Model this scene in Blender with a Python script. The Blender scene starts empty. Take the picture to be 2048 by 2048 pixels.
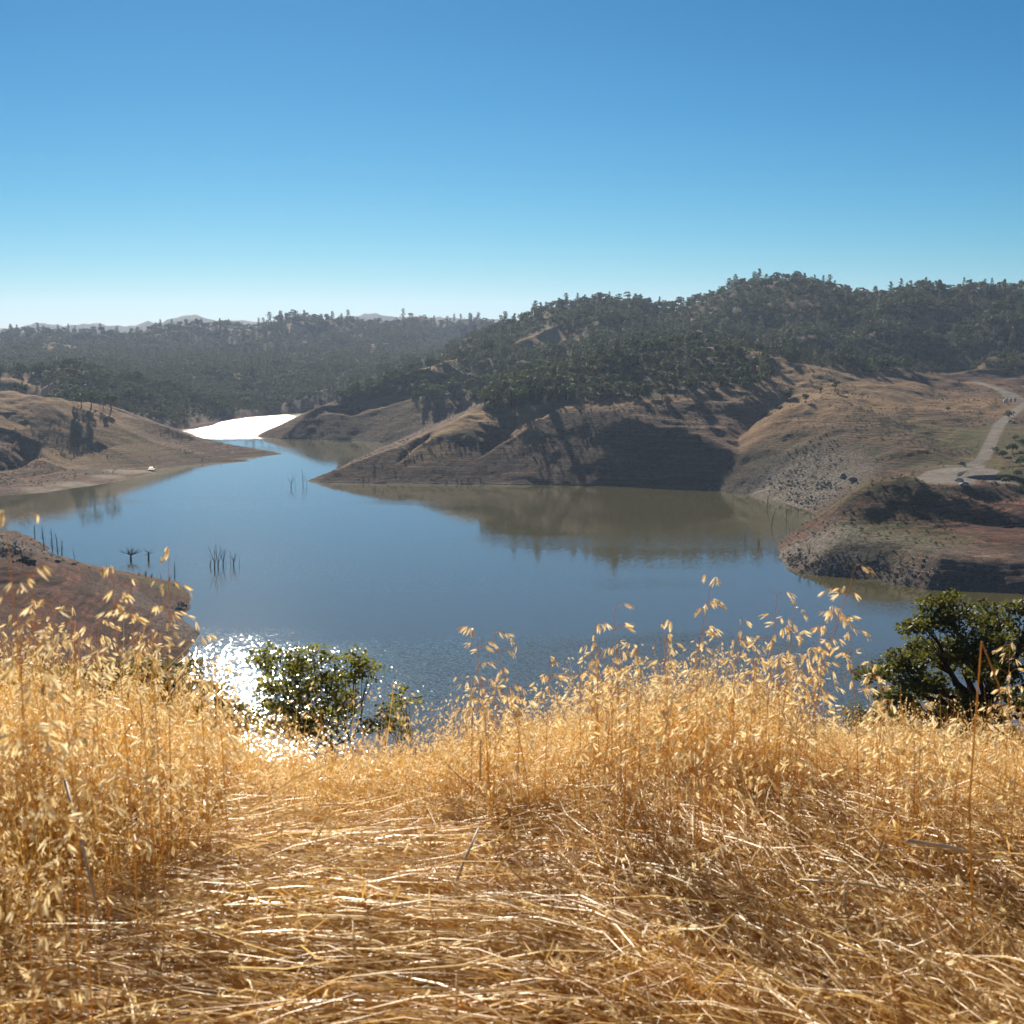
import bpy, math, random
import numpy as np
from mathutils import Vector, Matrix
R = math.radians
random.seed(7); rng = np.random.default_rng(11)

# ------------------------------------------------------------------ camera
EYE = 95.0
FPX = 2926.0
PITCH = math.atan(374.0 / FPX)
SUN_AZ, SUN_EL = R(-11.0), R(24.5)          # azimuth from +Y towards +X
scene = bpy.context.scene
cam_d = bpy.data.cameras.new("camera"); cam = bpy.data.objects.new("camera", cam_d)
scene.collection.objects.link(cam); scene.camera = cam
cam_d.sensor_width = 56.0; cam_d.lens = 80.0
cam_d.clip_start = 0.05; cam_d.clip_end = 60000
cam.location = (0, 0, EYE); cam.rotation_euler = (R(90) - PITCH, 0, 0)
cam_d.dof.use_dof = True; cam_d.dof.focus_distance = 12.0; cam_d.dof.aperture_fstop = 19.0

# ------------------------------------------------------------------ sky, sun, exposure
world = bpy.data.worlds.new("World"); scene.world = world; world.use_nodes = True
wn = world.node_tree.nodes; wl = world.node_tree.links
bg = wn.get("Background") or wn.new("ShaderNodeBackground")
sky = wn.new("ShaderNodeTexSky"); sky.sky_type = 'NISHITA'; sky.sun_disc = False
sky.sun_elevation = SUN_EL; sky.sun_rotation = SUN_AZ
sky.altitude = 2500; sky.air_density = 1.0; sky.dust_density = 0.5; sky.ozone_density = 6.0
sky_gam = wn.new("ShaderNodeGamma"); sky_gam.inputs[1].default_value = 1.1
sky_tint = wn.new("ShaderNodeMix"); sky_tint.data_type = 'RGBA'; sky_tint.blend_type = 'MULTIPLY'; sky_tint.inputs[0].default_value = 1.0
sky_tint.inputs[7].default_value = (0.82, 0.98, 0.93, 1)
wl.new(sky.outputs[0], sky_gam.inputs[0]); wl.new(sky_gam.outputs[0], sky_tint.inputs[6]); 
sep = wn.new("ShaderNodeSeparateColor"); com = wn.new("ShaderNodeCombineColor"); wl.new(sky_tint.outputs[2], sep.inputs[0])
for ch, (ex, kk) in enumerate(((1.65, .20), (1.1, .71), (1.0, .92))):      # deep polarised blue away from the sun
    pw = wn.new("ShaderNodeMath"); pw.operation = 'POWER'; pw.inputs[1].default_value = ex
    ml = wn.new("ShaderNodeMath"); ml.operation = 'MULTIPLY'; ml.inputs[1].default_value = kk
    wl.new(sep.outputs[ch], pw.inputs[0]); wl.new(pw.outputs[0], ml.inputs[0]); wl.new(ml.outputs[0], com.inputs[ch])
wl.new(com.outputs[0], bg.inputs[0]); bg.inputs[1].default_value = 0.0405
sun_d = bpy.data.lights.new("sun", 'SUN'); sun_d.energy = 5.0; sun_d.angle = R(0.53); sun_d.color = (1.0, 0.90, 0.74)
sun = bpy.data.objects.new("sun", sun_d); scene.collection.objects.link(sun)
sdir = Vector((math.sin(SUN_AZ) * math.cos(SUN_EL), math.cos(SUN_AZ) * math.cos(SUN_EL), math.sin(SUN_EL)))
sun.rotation_euler = sdir.to_track_quat('Z', 'Y').to_euler(); sun.location = (0, 0, 400)
scene.view_settings.view_transform = 'Standard'; scene.view_settings.look = 'None'
scene.view_settings.exposure = 0.62; scene.view_settings.gamma = 1.0
scene.cycles.max_bounces = 6; scene.cycles.diffuse_bounces = 3; scene.cycles.glossy_bounces = 3
scene.cycles.transmission_bounces = 4; scene.cycles.volume_bounces = 0; scene.cycles.transparent_max_bounces = 6
scene.cycles.sample_clamp_indirect = 6.0

# ------------------------------------------------------------------ helpers
ct, st = math.cos(PITCH), math.sin(PITCH)
def ray(px, py):
    u = (px - 1024) / FPX; v = (1024 - py) / FPX
    return (u, ct + v * st, -st + v * ct)
def P3(px, py, Y):
    d = ray(px, py); t = Y / d[1]
    return (d[0] * t, Y, EYE + d[2] * t)
def PZ(px, py, z=0.0):
    d = ray(px, py); t = (z - EYE) / d[2]
    return (d[0] * t, d[1] * t, z)

def link(o):
    scene.collection.objects.link(o); return o
def tag(o, label=None, cat=None, group=None, kind=None):
    if label: o["label"] = label
    if cat: o["category"] = cat
    if group: o["group"] = group
    if kind: o["kind"] = kind
    return o
def mesh_from(name, V, F, smooth=False):
    """V (n,3) array, F (m,k) int array or list of lists"""
    me = bpy.data.meshes.new(name)
    V = np.asarray(V, dtype=np.float32)
    if isinstance(F, np.ndarray):
        n, k = F.shape
        me.vertices.add(len(V)); me.vertices.foreach_set("co", V.ravel())
        me.loops.add(n * k); me.loops.foreach_set("vertex_index", F.astype(np.int32).ravel())
        me.polygons.add(n); me.polygons.foreach_set("loop_start", (np.arange(n) * k).astype(np.int32))
        me.polygons.foreach_set("loop_total", np.full(n, k, dtype=np.int32))
        if smooth: me.polygons.foreach_set("use_smooth", np.ones(n, dtype=bool))
        me.update(calc_edges=True)
    else:
        me.from_pydata([tuple(map(float, v)) for v in V], [], [tuple(map(int, f)) for f in F])
        if smooth: me.polygons.foreach_set("use_smooth", np.ones(len(F), dtype=bool))
        me.update()
    return me
def obj(name, me, mat=None, parent=None):
    o = bpy.data.objects.new(name, me); link(o)
    if mat is not None and me is not None and len(me.materials) == 0: me.materials.append(mat)
    if parent is not None: o.parent = parent
    return o

def _hash(ix, iy, seed):
    h = (ix.astype(np.int64) * 374761393 + iy.astype(np.int64) * 668265263 + seed * 974634777) & 0xffffffff
    h = ((h ^ (h >> 13)) * 1274126177) & 0xffffffff
    return ((h ^ (h >> 16)) & 0xffff).astype(np.float32) / 65535.0
def vnoise(x, y, seed=0):
    ix = np.floor(x); iy = np.floor(y); fx = (x - ix).astype(np.float32); fy = (y - iy).astype(np.float32)
    fx = fx * fx * fx * (fx * (fx * 6 - 15) + 10); fy = fy * fy * fy * (fy * (fy * 6 - 15) + 10)
    a = _hash(ix, iy, seed); b = _hash(ix + 1, iy, seed); c = _hash(ix, iy + 1, seed); d = _hash(ix + 1, iy + 1, seed)
    return (a + (b - a) * fx) * (1 - fy) + (c + (d - c) * fx) * fy
def fbm(x, y, octs=4, seed=0):
    s = 0; a = 0.5; t = 0
    for k in range(octs):
        s = s + a * vnoise(x * (2 ** k) + k * 17.3, y * (2 ** k) - k * 9.1, seed + k * 31); t += a; a *= 0.5
    return s / t
def sst(a, b, x):
    t = np.clip((x - a) / (b - a), 0, 1); return t * t * (3 - 2 * t)

# ------------------------------------------------------------------ terrain definition
SHORE = [(-700,1010),(-300,1003),(-50,995),(0,993),(60,990),(100,986),(180,973),(250,960),(316,947),(302,943),(289,941),(325,939),
 (345,935),(400,927),(440,924),(500,922),(470,919),(450,917),(500,913),(566,908),(548,903),(480,896),(400,881),(340,867),(352,863),
 (430,850),(431,846),(460,840),(500,834),(558,829),(600,826),(660,826),(700,832),(640,842),(590,853),(550,861),(525,868),(508,874),
 (560,878),(620,879),(700,881),(760,884),(800,886),(790,890),(756,898),(712,918),(660,944),(614,962),(640,965),(780,967),(960,969),
 (1100,970),(1200,972),(1330,976),(1430,982),(1500,990),(1545,999),(1600,1015),(1638,1033),(1638,1038),(1608,1056),(1572,1077),
 (1551,1087),(1556,1099),(1560,1120),(1572,1136),(1600,1146),(1660,1152),(1750,1160),(1800,1170),(1850,1179),(1950,1183),(2048,1190),
 (2300,1200),(2700,1250),(3000,1400),(2600,1520),(2200,1560),(1800,1600),(1400,1625),(900,1620),(600,1570),(450,1480),(390,1390),
 (365,1330),(369,1317),(381,1294),(390,1285),(400,1266),(386,1254),(365,1236),(383,1220),(383,1201),(373,1180),(356,1168),(300,1151),
 (240,1139),(180,1129),(120,1113),(88,1110),(77,1116),(100,1096),(60,1074),(33,1059),(0,1063),(-100,1072),(-500,1100),(-700,1100)]
SH = np.array([PZ(a, b)[:2] for a, b in SHORE])

def seg_dist(x, y, a, b):
    ax, ay = a; bx, by = b; dx, dy = bx - ax, by - ay
    L2 = dx * dx + dy * dy + 1e-9
    t = np.clip(((x - ax) * dx + (y - ay) * dy) / L2, 0, 1)
    return np.sqrt((x - ax - t * dx) ** 2 + (y - ay - t * dy) ** 2), t
def shore_sd(x, y, SH=None):
    if SH is None: SH = globals()['SH']
    d = np.full(x.shape, 1e9, dtype=np.float32); inside = np.zeros(x.shape, dtype=bool)
    n = len(SH)
    for i in range(n):
        a = SH[i]; b = SH[(i + 1) % n]
        di, _ = seg_dist(x, y, a, b); d = np.minimum(d, di)
        if a[1] != b[1]:
            c = ((a[1] > y) != (b[1] > y)) & (x < (b[0] - a[0]) * (y - a[1]) / (b[1] - a[1]) + a[0])
            inside ^= c
    return np.where(inside, -d, d)          # positive on land
def smax(a, b, k):
    h = np.clip(0.5 + 0.5 * (a - b) / k, 0, 1); return b + (a - b) * h + k * h * (1 - h)
def smin(a, b, k): return -smax(-a, -b, k)

# each ridge: list of (px, py, Y, slope); py is where the bare crest shows
RIDGES = [
 # spit and wooded central ridge
 [(614,963,883,.5),(709,903,925,.5),(756,886,955,.5),(861,870,1005,.5),(926,839,1040,.5),(977,802,1065,.45),(1078,768,1080,.38),(1194,728,1100,.27),
  (1300,698,1130,.2),(1437,696,1150,.2),(1516,712,1150,.22),(1600,722,1150,.25),(1683,738,1150,.25),(1806,748,1180,.25),(1858,760,1200,.25)],
 [(779,962,889,.45),(854,900,922,.42),(901,864,945,.4),(955,832,975,.4),(990,806,1005,.38)],
 [(955,962,887,.45),(1020,905,912,.42),(1071,862,945,.40),(1118,815,985,.38),(1165,804,1000,.35),(1300,770,1060,.22)],
 # back ridge and its spurs
 [(508,874,1215,.45),(535,853,1240,.45),(558,832,1260,.45),(600,808,1280,.42),(640,794,1300,.4),(700,766,1340,.4),(800,722,1420,.38),(870,696,1500,.36),
  (935,664,1600,.34),(1000,632,1700,.32),(1060,612,1800,.3),(1170,605,1950,.3),(1250,612,2050,.3),(1330,619,2100,.3),(1420,606,2080,.3),(1500,586,2000,.3),
  (1590,569,1900,.3),(1700,583,1880,.3),(1800,586,1850,.3),(1900,583,1820,.3),(2048,592,1800,.3),(2300,600,1700,.3),(2700,620,1600,.3)],
 [(575,874,1216,.5),(640,838,1260,.45),(720,800,1340,.4),(800,740,1430,.35)],
 [(700,878,1212,.5),(780,838,1270,.45),(838,803,1330,.4),(900,735,1450,.36),(960,675,1600,.34)],
 [(960,675,1600,.4),(1040,690,1480,.4),(1080,720,1380,.4),(1050,760,1290,.4)],
 [(1170,605,1950,.35),(1200,650,1700,.35),(1180,690,1500,.35),(1150,720,1350,.35)],
 [(1500,586,2000,.35),(1420,640,1700,.35),(1340,672,1500,.35)],
 [(1590,569,1900,.35),(1600,630,1650,.35),(1560,672,1450,.35)],
 [(1800,586,1850,.35),(1760,640,1600,.35),(1700,680,1420,.35)],
 [(2048,592,1800,.35),(1960,650,1600,.35),(1930,690,1480,.35)],
 [(2300,640,1500,.3),(2100,690,1380,.3),(1990,725,1330,.3)],
 [(1780,728,1330,.12),(1840,735,1320,.1),(1900,738,1310,.1)],
 # lit bulge on the right
 [(1502,940,842,.5),(1512,890,862,.5),(1530,858,885,.5),(1562,834,905,.45),(1600,812,925,.4),(1645,803,945,.3),(1621,762,1060,.3),(1560,730,1130,.3)],
 [(1645,803,945,.3),(1700,822,900,.28),(1760,856,850,.28),(1830,902,785,.28),(1870,930,745,.3)],
 [(1560,985,800,.5),(1600,960,790,.45),(1650,920,800,.35),(1700,860,850,.3)],
 [(1621,760,1060,.3),(1700,790,1010,.25),(1790,812,960,.2),(1850,850,900,.2)],
 [(1880,935,735,.28),(1900,880,850,.06),(1910,800,1060,.07),(1870,765,1180,.1)],
 [(1985,870,870,.1),(2100,850,900,.1),(2300,860,880,.1)],
 [(1935,772,1190,.3),(1958,763,1210,.3),(2000,771,1200,.3),(2048,786,1180,.3),(2150,800,1170,.3)],
 # red terraced hill
 [(1551,1087,632,.55),(1600,1052,638,.5),(1660,1015,642,.46),(1720,975,643,.45),(1760,955,644,.44),(1795,948,645,.43),(1860,966,644,.42),(1930,986,643,.41),(2048,1008,643,.39),(2250,1030,645,.35)],
 [(1870,1112,574,.35),(1950,1100,578,.4),(2048,1097,588,.4),(2250,1085,600,.4)],
 [(1600,1100,625,.2),(1660,1108,590,.12),(1760,1112,578,.12),(1880,1112,574,.15)],
 # left bare hill and peninsula
 [(-500,760,1050,.3),(0,783,1060,.3),(56,789,1050,.3),(99,803,1030,.3),(155,807,1010,.32),(207,811,1005,.35),(240,828,1010,.35),(300,865,1040,.3),(400,878,1100,.25),(480,893,1110,.2),(540,901,1097,.2),(566,908,1080,.2)],
 [(207,811,1005,.42),(155,846,975,.42),(72,893,940,.4),(0,928,912,.35),(-100,950,890,.3)],
 [(300,865,1040,.35),(207,888,980,.3),(145,917,945,.3),(103,939,925,.3)],
 [(56,789,1050,.4),(20,830,1000,.4),(-40,870,960,.4)],
 [(200,792,1250,.35),(238,804,1180,.35),(300,829,1190,.35),(341,847,1210,.35),(385,859,1240,.3)],
 # left wooded ridge
 [(-500,700,1350,.3),(0,728,1400,.3),(166,729,1420,.3),(269,741,1440,.3),(330,762,1460,.3),(393,777,1480,.3),(435,790,1500,.3),(476,810,1530,.3),(513,827,1570,.3)],
 [(166,729,1420,.35),(200,760,1300,.35),(230,790,1220,.35)],
 # far ridge and spurs
 [(-900,640,3000,.3),(0,660,3200,.3),(124,664,3200,.3),(249,660,3200,.3),(352,646,3200,.3),(420,650,3200,.3),(510,648,3200,.3),(580,633,3200,.3),(654,633,3250,.3),(745,638,3400,.3),(825,631,3500,.3),(973,640,3600,.3),(1200,640,3600,.3),(1500,640,3600,.3)],
 [(580,633,3200,.4),(510,680,2800,.4),(440,718,2500,.4),(380,748,2300,.4)],
 [(352,646,3200,.4),(300,680,2900,.4),(230,705,2650,.4)],
 [(124,664,3200,.4),(90,690,2800,.4),(30,705,2500,.4)],
 [(700,636,3300,.4),(655,690,2700,.4),(610,730,2400,.4),(570,765,2150,.4)],
 [(825,631,3500,.4),(760,680,2800,.4),(700,720,2400,.4),(660,750,2100,.4)],
 [(500,650,3100,.4),(560,700,2600,.4),(520,740,2300,.4),(480,775,2100,.4)],
 [(490,800,1800,.35),(530,783,1830,.35),(560,795,1780,.35)],
 [(575,798,1790,.35),(612,776,1830,.35),(660,785,1800,.35)],
 # horizon mountains
 [(-1500,640,9500,.25),(-200,663,9500,.25),(20,657,9500,.25),(80,647,9500,.25),(140,651,9500,.25),(200,647,9500,.25),(240,650,9500,.25),(300,645,9500,.25),(350,642,9500,.25),(387,629,9500,.25),
  (430,641,9500,.25),(480,643,9500,.25),(560,641,9500,.25),(700,635,9500,.25),(763,626,9500,.25),(820,631,9500,.25),(1000,641,9500,.25),(2048,640,9500,.25),(3500,640,9500,.25)],
]
def remap(px, Y):
    """pull the back ranges in to the distance where their slopes come out steep"""
    if Y >= 7000: return 6500.0
    if px > 690 and 1300 < Y <= 2150: return 1300 + (Y - 1300) * .60
    if Y > 1800: return 1760 + (Y - 1760) * .72
    return Y
STEEP = lambda Y, s: s if Y < 1250 else s * 1.35
RID = [[P3(a, b + (9 if 2500 < c < 7000 else 0), remap(a, c)) + (STEEP(c, s),) for a, b, c, s in r] for r in RIDGES]
# near left bank crests, given on planes of known height
RID.append([PZ(a, b, z) + (s,) for a, b, z, s in [(372,1192,1.5,.4),(345,1174,7,.35),(200,1144,17,.3),(109,1127,20,.28),(0,1118,22,.28),(-300,1105,26,.28)]])
RID.append([PZ(a, b, z) + (s,) for a, b, z, s in [(400,1264,1,.5),(365,1258,6,.4),(200,1228,13,.32),(90,1192,19,.3),(0,1170,24,.3),(-300,1140,36,.3)]])
RID.append([PZ(a, b, z) + (s,) for a, b, z, s in [(98,1096,.8,.5),(33,1064,6,.35),(-100,1068,14,.3)]])
RID.append([PZ(a, b, z) + (s,) for a, b, z, s in [(360,1330,2,.5),(330,1326,7,.25),(250,1330,11,.2),(100,1300,16,.2),(-100,1260,24,.2)]])

def field(ctrl, default, x, y, w0=1.0):
    """Gaussian weighted blend of control values; ctrl: (X, Y, radius, value)"""
    num = np.full(x.shape, default * 0.05, dtype=np.float32); den = np.full(x.shape, 0.05, dtype=np.float32)
    for cx, cy, r, v in ctrl:
        w = np.exp(-((x - cx) ** 2 + (y - cy) ** 2) / (r * r)); num += w * v; den += w
    return num / den
def C3(px, py, Y, r, v): p = P3(px, py, remap(px, Y)); return (p[0], p[1], r, v)
BANK = [C3(1800,948,645,38,.85), C3(1730,970,643,30,.9), C3(1680,1000,641,25,.8), C3(1880,970,643,40,.7), C3(1280,900,930,60,.64), C3(1420,900,920,60,.6), C3(1120,930,905,40,.40), C3(1120,860,950,40,.40), C3(1030,900,920,40,.38), C3(1000,930,900,40,.38), C3(850,940,900,60,.38), C3(650,950,900,40,.38),
        C3(600,850,1240,80,.5), C3(750,860,1240,100,.45), C3(100,975,870,60,.05), C3(0,985,840,70,.05), C3(230,950,920,45,.05), C3(-100,985,840,90,.05),
        C3(400,900,1050,80,.25), C3(520,900,1090,50,.12), C3(1600,1100,600,50,.5), C3(1750,1150,550,60,.45), C3(1900,1170,540,60,.55), C3(2048,1170,545,60,.55),
        C3(1560,980,800,60,.5), C3(1600,1000,780,50,.45), C3(1450,960,850,40,.6), C3(430,830,1600,150,.35), C3(600,800,1750,150,.3)]
FLOOR = [C3(1800,720,1350,260,52.), C3(1950,850,1000,180,34.), C3(1900,930,760,90,20.), C3(2150,950,760,150,20.), C3(1150,720,1450,250,30.),
         C3(1750,1100,580,50,4.), C3(1800,1060,608,35,3.), C3(1880,1080,600,45,3.), C3(1720,1060,618,30,3.), C3(2000,1060,610,60,3.), C3(100,960,900,130,3.), C3(450,720,2700,700,35.)]
ROAD = [P3(1880,935,752), P3(1930,925,760), P3(1966,918,790), P3(1984,880,850), P3(1998,850,910), P3(2030,822,985), P3(2056,806,1030), P3(2050,795,1060),
        P3(2025,786,1085), P3(2000,779,1110), P3(1975,771,1140), P3(1950,764,1170)]
ROAD2 = [P3(1960,930,770), P3(1955,955,720), P3(1985,978,700), P3(2020,992,694), P3(2060,1006,690), P3(2140,1024,690)]
ROAD3 = [P3(2005,785,1092), P3(2030,804,1060), P3(2060,808,1050), P3(2110,812,1040)]
LOT = [P3(1888,962,686), P3(1912,945,712), P3(1940,940,728), P3(1925,955,702), P3(1950,962,702)]

def own_hill(x, y):
    r = np.sqrt(x * x + y * y) + 1e-6
    az = np.degrees(np.arctan2(x, y))
    s = .345 - .05 * sst(9, 14, az) - .03 * sst(-9, -14, az)
    s = np.where(np.abs(az) > 60, .12, s)
    edge = 3.15 + 0.35 * np.sin(az * .21) + .25 * sst(8, 20, az)
    drop = .015 * np.minimum(r, edge) + s * (np.sqrt(np.maximum(r - edge, 0) ** 2 + .3) - .55 * (r > edge)) * (r > edge)
    far = np.maximum(r - 60, 0)
    drop = np.where(r > 60, .015 * edge + s * (60 - edge) + far * .325, drop)
    back = sst(60, 110, np.abs(az))
    drop = drop * (1 - back) + back * (0.03 * r)
    return EYE - 1.12 - drop

VALLEYS = [[(755,964,890,8,9),(795,930,905,12,11),(845,885,950,13,12),(880,862,985,7,12)],
 [(935,964,890,8,9),(965,945,905,13,11),(1005,895,935,17,13),(1035,855,965,16,16),(1022,828,990,8,18),(1012,806,1020,2,18)],
 [(100,920,922,12,12),(160,866,958,19,15),(190,835,985,13,14)],
 [(20,920,912,12,14),(60,866,948,20,16),(92,825,990,13,14)],
 [(225,922,950,6,10),(250,893,985,7,12)],
 [(700,868,1225,6,14),(690,820,1290,8,18),(700,780,1340,6,18)],
 [(1480,975,850,5,12),(1480,900,905,8,18),(1530,830,960,7,18),(1590,790,1020,5,16)],
 [(1900,1075,610,4,16),(1980,1070,615,7,18),(2060,1062,625,9,20),(2200,1055,640,9,20)],
 [(1640,1040,690,4,12),(1690,975,735,5,16),(1760,935,745,4,16)]]
VAL = [[P3(a, b, c) + (d, w) for a, b, c, d, w in r] for r in VALLEYS]
_drop = {(365,1236),(386,1254),(381,1294),(383,1220),(373,1180),(390,1285),(33,1059)}
SH2 = np.array([PZ(a, b)[:2] for a, b in SHORE if (a, b) not in _drop])
def height(x, y, detail=True):
    x = x.astype(np.float32); y = y.astype(np.float32)
    r = np.sqrt(x * x + y * y)
    wx = x + (fbm(x / 160, y / 160, 3, 5) - .5) * 40 * sst(300, 900, r)
    wy = y + (fbm(x / 160 + 40, y / 160, 3, 9) - .5) * 40 * sst(300, 900, r)
    sd = shore_sd(x, y)
    nb = (x < -60) & (y < 640) & (y > 250)
    if nb.any():
        sd = sd.copy(); sdb = shore_sd(x[nb], y[nb], SH2); s0 = sd[nb]; kk = sst(1.5, 16, s0)
        sd[nb] = np.where(s0 > 0, s0 * (1 - kk) + np.maximum(sdb, 1) * kk, s0)
    sdn = sd + (fbm(x / 14, y / 14, 3, 3) - .5) * 3.2 * sst(100, 400, r)
    fl = field(FLOOR, 22., x, y)
    h = np.minimum(.13 * np.maximum(sdn, 0), fl) + .02 * np.maximum(sdn - 400, 0).clip(0, 1500)
    for rd in RID:
        far = rd[0][1] > 1500
        xx, yy = (wx, wy) if not far else (x + (fbm(x / 500, y / 500, 3, 15) - .5) * 160, y + (fbm(x / 500 + 9, y / 500, 3, 19) - .5) * 160)
        if rd[0][1] > 7000: xx, yy = x, y
        best = np.full(x.shape, -1e4, dtype=np.float32)
        for a, b in zip(rd[:-1], rd[1:]):
            d, t = seg_dist(x * .5 + xx * .5, y * .5 + yy * .5, a[:2], b[:2])
            z = a[2] + (b[2] - a[2]) * t; s = a[3] + (b[3] - a[3]) * t
            w = 10 if z.max() > 1 and not far else 25
            best = np.maximum(best, z - s * (np.sqrt(d * d + w * w) - w))
        h = smax(h, best, 3.0 if not far else 14.0)
    # gullies on the upper slopes, finer relief everywhere
    amp = sst(10, 60, h) * sst(950, 1500, r)
    g = 1 - np.abs(2 * fbm(wx / 120, wy / 120, 3, 41) - 1)
    h = h + amp * (g - .75) * 26
    g2 = 1 - np.abs(2 * fbm(wx / 62 + 3, wy / 62, 2, 43) - 1)
    h = h + (g2 - .75) * 9.0 * sst(5, 45, sdn) * sst(700, 800, r) * (1 - sst(1500, 1700, r)) * sst(3, 14, h) * (.35 + .65 * (x < -60))
    h = h + (fbm(x / 45, y / 45, 4, 51) - .5) * 5 * sst(8, 40, sdn) * sst(400, 900, r) * sst(12, 40, h)
    h = h + (fbm(x / 9, y / 9, 3, 61) - .5) * 1.2 * sst(3, 20, sdn) * sst(250, 500, r)
    # low gully relief on the bare banks
    h = h + (fbm(x / 24 + 5, y / 24, 4, 71) - .5) * 4.6 * sst(2, 25, sdn) * sst(500, 700, r) * (h > 1)
    for vl in VAL:
        best = np.full(x.shape, 0, dtype=np.float32)
        for a, b in zip(vl[:-1], vl[1:]):
            d, t = seg_dist(wx * .3 + x * .7, wy * .3 + y * .7, a[:2], b[:2])
            best = np.maximum(best, (a[3] + (b[3] - a[3]) * t) * np.exp(-d / (a[4] + (b[4] - a[4]) * t)))
        h = h - best * sst(0, 14, h)
    h = np.maximum(h, .10 * np.maximum(sdn, 0).clip(0, 40))
    bk = field(BANK, .42, x, y)
    hb = np.where(sdn > 0, bk * np.minimum(sdn, 50) + np.maximum(bk, .45) * np.maximum(sdn - 50, 0) + .05, -np.minimum(-sdn * .5, 12) - .05)
    lim = np.where(sdn > 260, 1e4, hb)
    h = np.where(sdn > 0, smin(h, lim, 1.6), hb)
    # own hill
    oh = own_hill(x, y)
    ow = oh + (fbm(x / 6, y / 6, 3, 81) - .5) * 1.0 * sst(9, 40, r) + (fbm(x / 40, y / 40, 3, 85) - .5) * 8 * sst(30, 120, r)
    ow = ow + (fbm(x / .5, y / .5, 3, 91) - .5) * .06
    ow = np.where(sdn > 0, np.minimum(ow, 1e4 * (sdn > 60) + .7 * sdn + .1), -3)
    nearmask = (y < 480) & (r < 900)
    h = np.where(nearmask & (sdn > 0), np.maximum(h, ow), h)
    h = np.where(r < 60, oh + (fbm(x / .5, y / .5, 3, 91) - .5) * .06 + (fbm(x / 6, y / 6, 3, 81) - .5) * 1.0 * sst(9, 40, r), h)
    # terraces cut by the falling water
    ter = h / 1.15 + (fbm(x / 60, y / 60, 2, 95) - .5) * 1.6
    tamp = sst(.8, 3, h) * (1 - sst(38, 46, h)) * sst(350, 450, r) * (1 - sst(1300, 1500, r))
    h = h + tamp * .38 * (np.clip(np.abs((ter % 1) - .5) * 4 - 1, -1, 1)) * .5
    # road bed and parking ground
    if (r.max() > 600):
        for rd, wd in ((ROAD, 6.0), (ROAD2, 5.0), (ROAD3, 6.0), (LOT, 17.0)):
            best = np.full(x.shape, 1e9, dtype=np.float32); zz = np.zeros(x.shape, dtype=np.float32)
            for a, b in zip(rd[:-1], rd[1:]):
                d, t = seg_dist(x, y, a[:2], b[:2]); z = a[2] + (b[2] - a[2]) * t
                zz = np.where(d < best, z, zz); best = np.minimum(best, d)
            w = 1 - sst(wd, wd + 16, best)
            h = h * (1 - w) + zz * w
    return h

# ------------------------------------------------------------------ node helpers
def newmat(name):
    m = bpy.data.materials.new(name); m.use_nodes = True
    nt = m.node_tree; nt.nodes.clear()
    out = nt.nodes.new("ShaderNodeOutputMaterial"); return m, nt, out
class N:
    def __init__(s, nt): s.nt = nt
    def n(s, t, **k):
        nd = s.nt.nodes.new(t)
        for a, b in k.items(): setattr(nd, a, b)
        return nd
    def set(s, sock, v):
        if isinstance(v, bpy.types.NodeSocket): s.nt.links.new(v, sock)
        else:
            if sock.type == 'RGBA' and not hasattr(v, '__len__'): v = (v, v, v, 1)
            if sock.type == 'RGBA' and len(v) == 3: v = (*v, 1)
            sock.default_value = v
    def math(s, op, a, b=None, c=None, clamp=False):
        nd = s.n("ShaderNodeMath", operation=op); nd.use_clamp = clamp
        s.set(nd.inputs[0], a)
        if b is not None: s.set(nd.inputs[1], b)
        if c is not None: s.set(nd.inputs[2], c)
        return nd.outputs[0]
    def mix(s, f, a, b, blend='MIX'):
        nd = s.n("ShaderNodeMix", data_type='RGBA', blend_type=blend)
        s.set(nd.inputs[0], f); s.set(nd.inputs[6], a); s.set(nd.inputs[7], b); return nd.outputs[2]
    def noise(s, vec, scale, detail=4, rough=.55, out=0, dist=0.0):
        nd = s.n("ShaderNodeTexNoise"); 
        if vec is not None: s.set(nd.inputs['Vector'], vec)
        nd.inputs['Scale'].default_value = scale; nd.inputs['Detail'].default_value = detail
        nd.inputs['Roughness'].default_value = rough; nd.inputs['Distortion'].default_value = dist
        return nd.outputs[out]
    def ramp(s, f, lo, hi, a=0.0, b=1.0):
        nd = s.n("ShaderNodeMapRange"); nd.interpolation_type = 'SMOOTHSTEP'
        s.set(nd.inputs[0], f); s.set(nd.inputs[1], lo); s.set(nd.inputs[2], hi); s.set(nd.inputs[3], a); s.set(nd.inputs[4], b)
        return nd.outputs[0]
    def attr(s, name): return s.n("ShaderNodeAttribute", attribute_name=name).outputs['Fac']
    def vmul(s, v, k):
        nd = s.n("ShaderNodeVectorMath", operation='MULTIPLY'); s.set(nd.inputs[0], v); nd.inputs[1].default_value = k; return nd.outputs[0]
    def pos(s): return s.n("ShaderNodeNewGeometry").outputs['Position']
    def bump(s, h, strength, dist):
        nd = s.n("ShaderNodeBump"); s.set(nd.inputs['Height'], h); nd.inputs['Strength'].default_value = strength
        nd.inputs['Distance'].default_value = dist; return nd.outputs[0]
    def princ(s, col, rough=.8, spec=.3, normal=None, **kw):
        nd = s.n("ShaderNodeBsdfPrincipled"); s.set(nd.inputs['Base Color'], col); s.set(nd.inputs['Roughness'], rough)
        nd.inputs['Specular IOR Level'].default_value = spec
        if normal is not None: s.set(nd.inputs['Normal'], normal)
        for k, v in kw.items(): s.set(nd.inputs[k.replace('_', ' ')], v)
        return nd.outputs[0]

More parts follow.
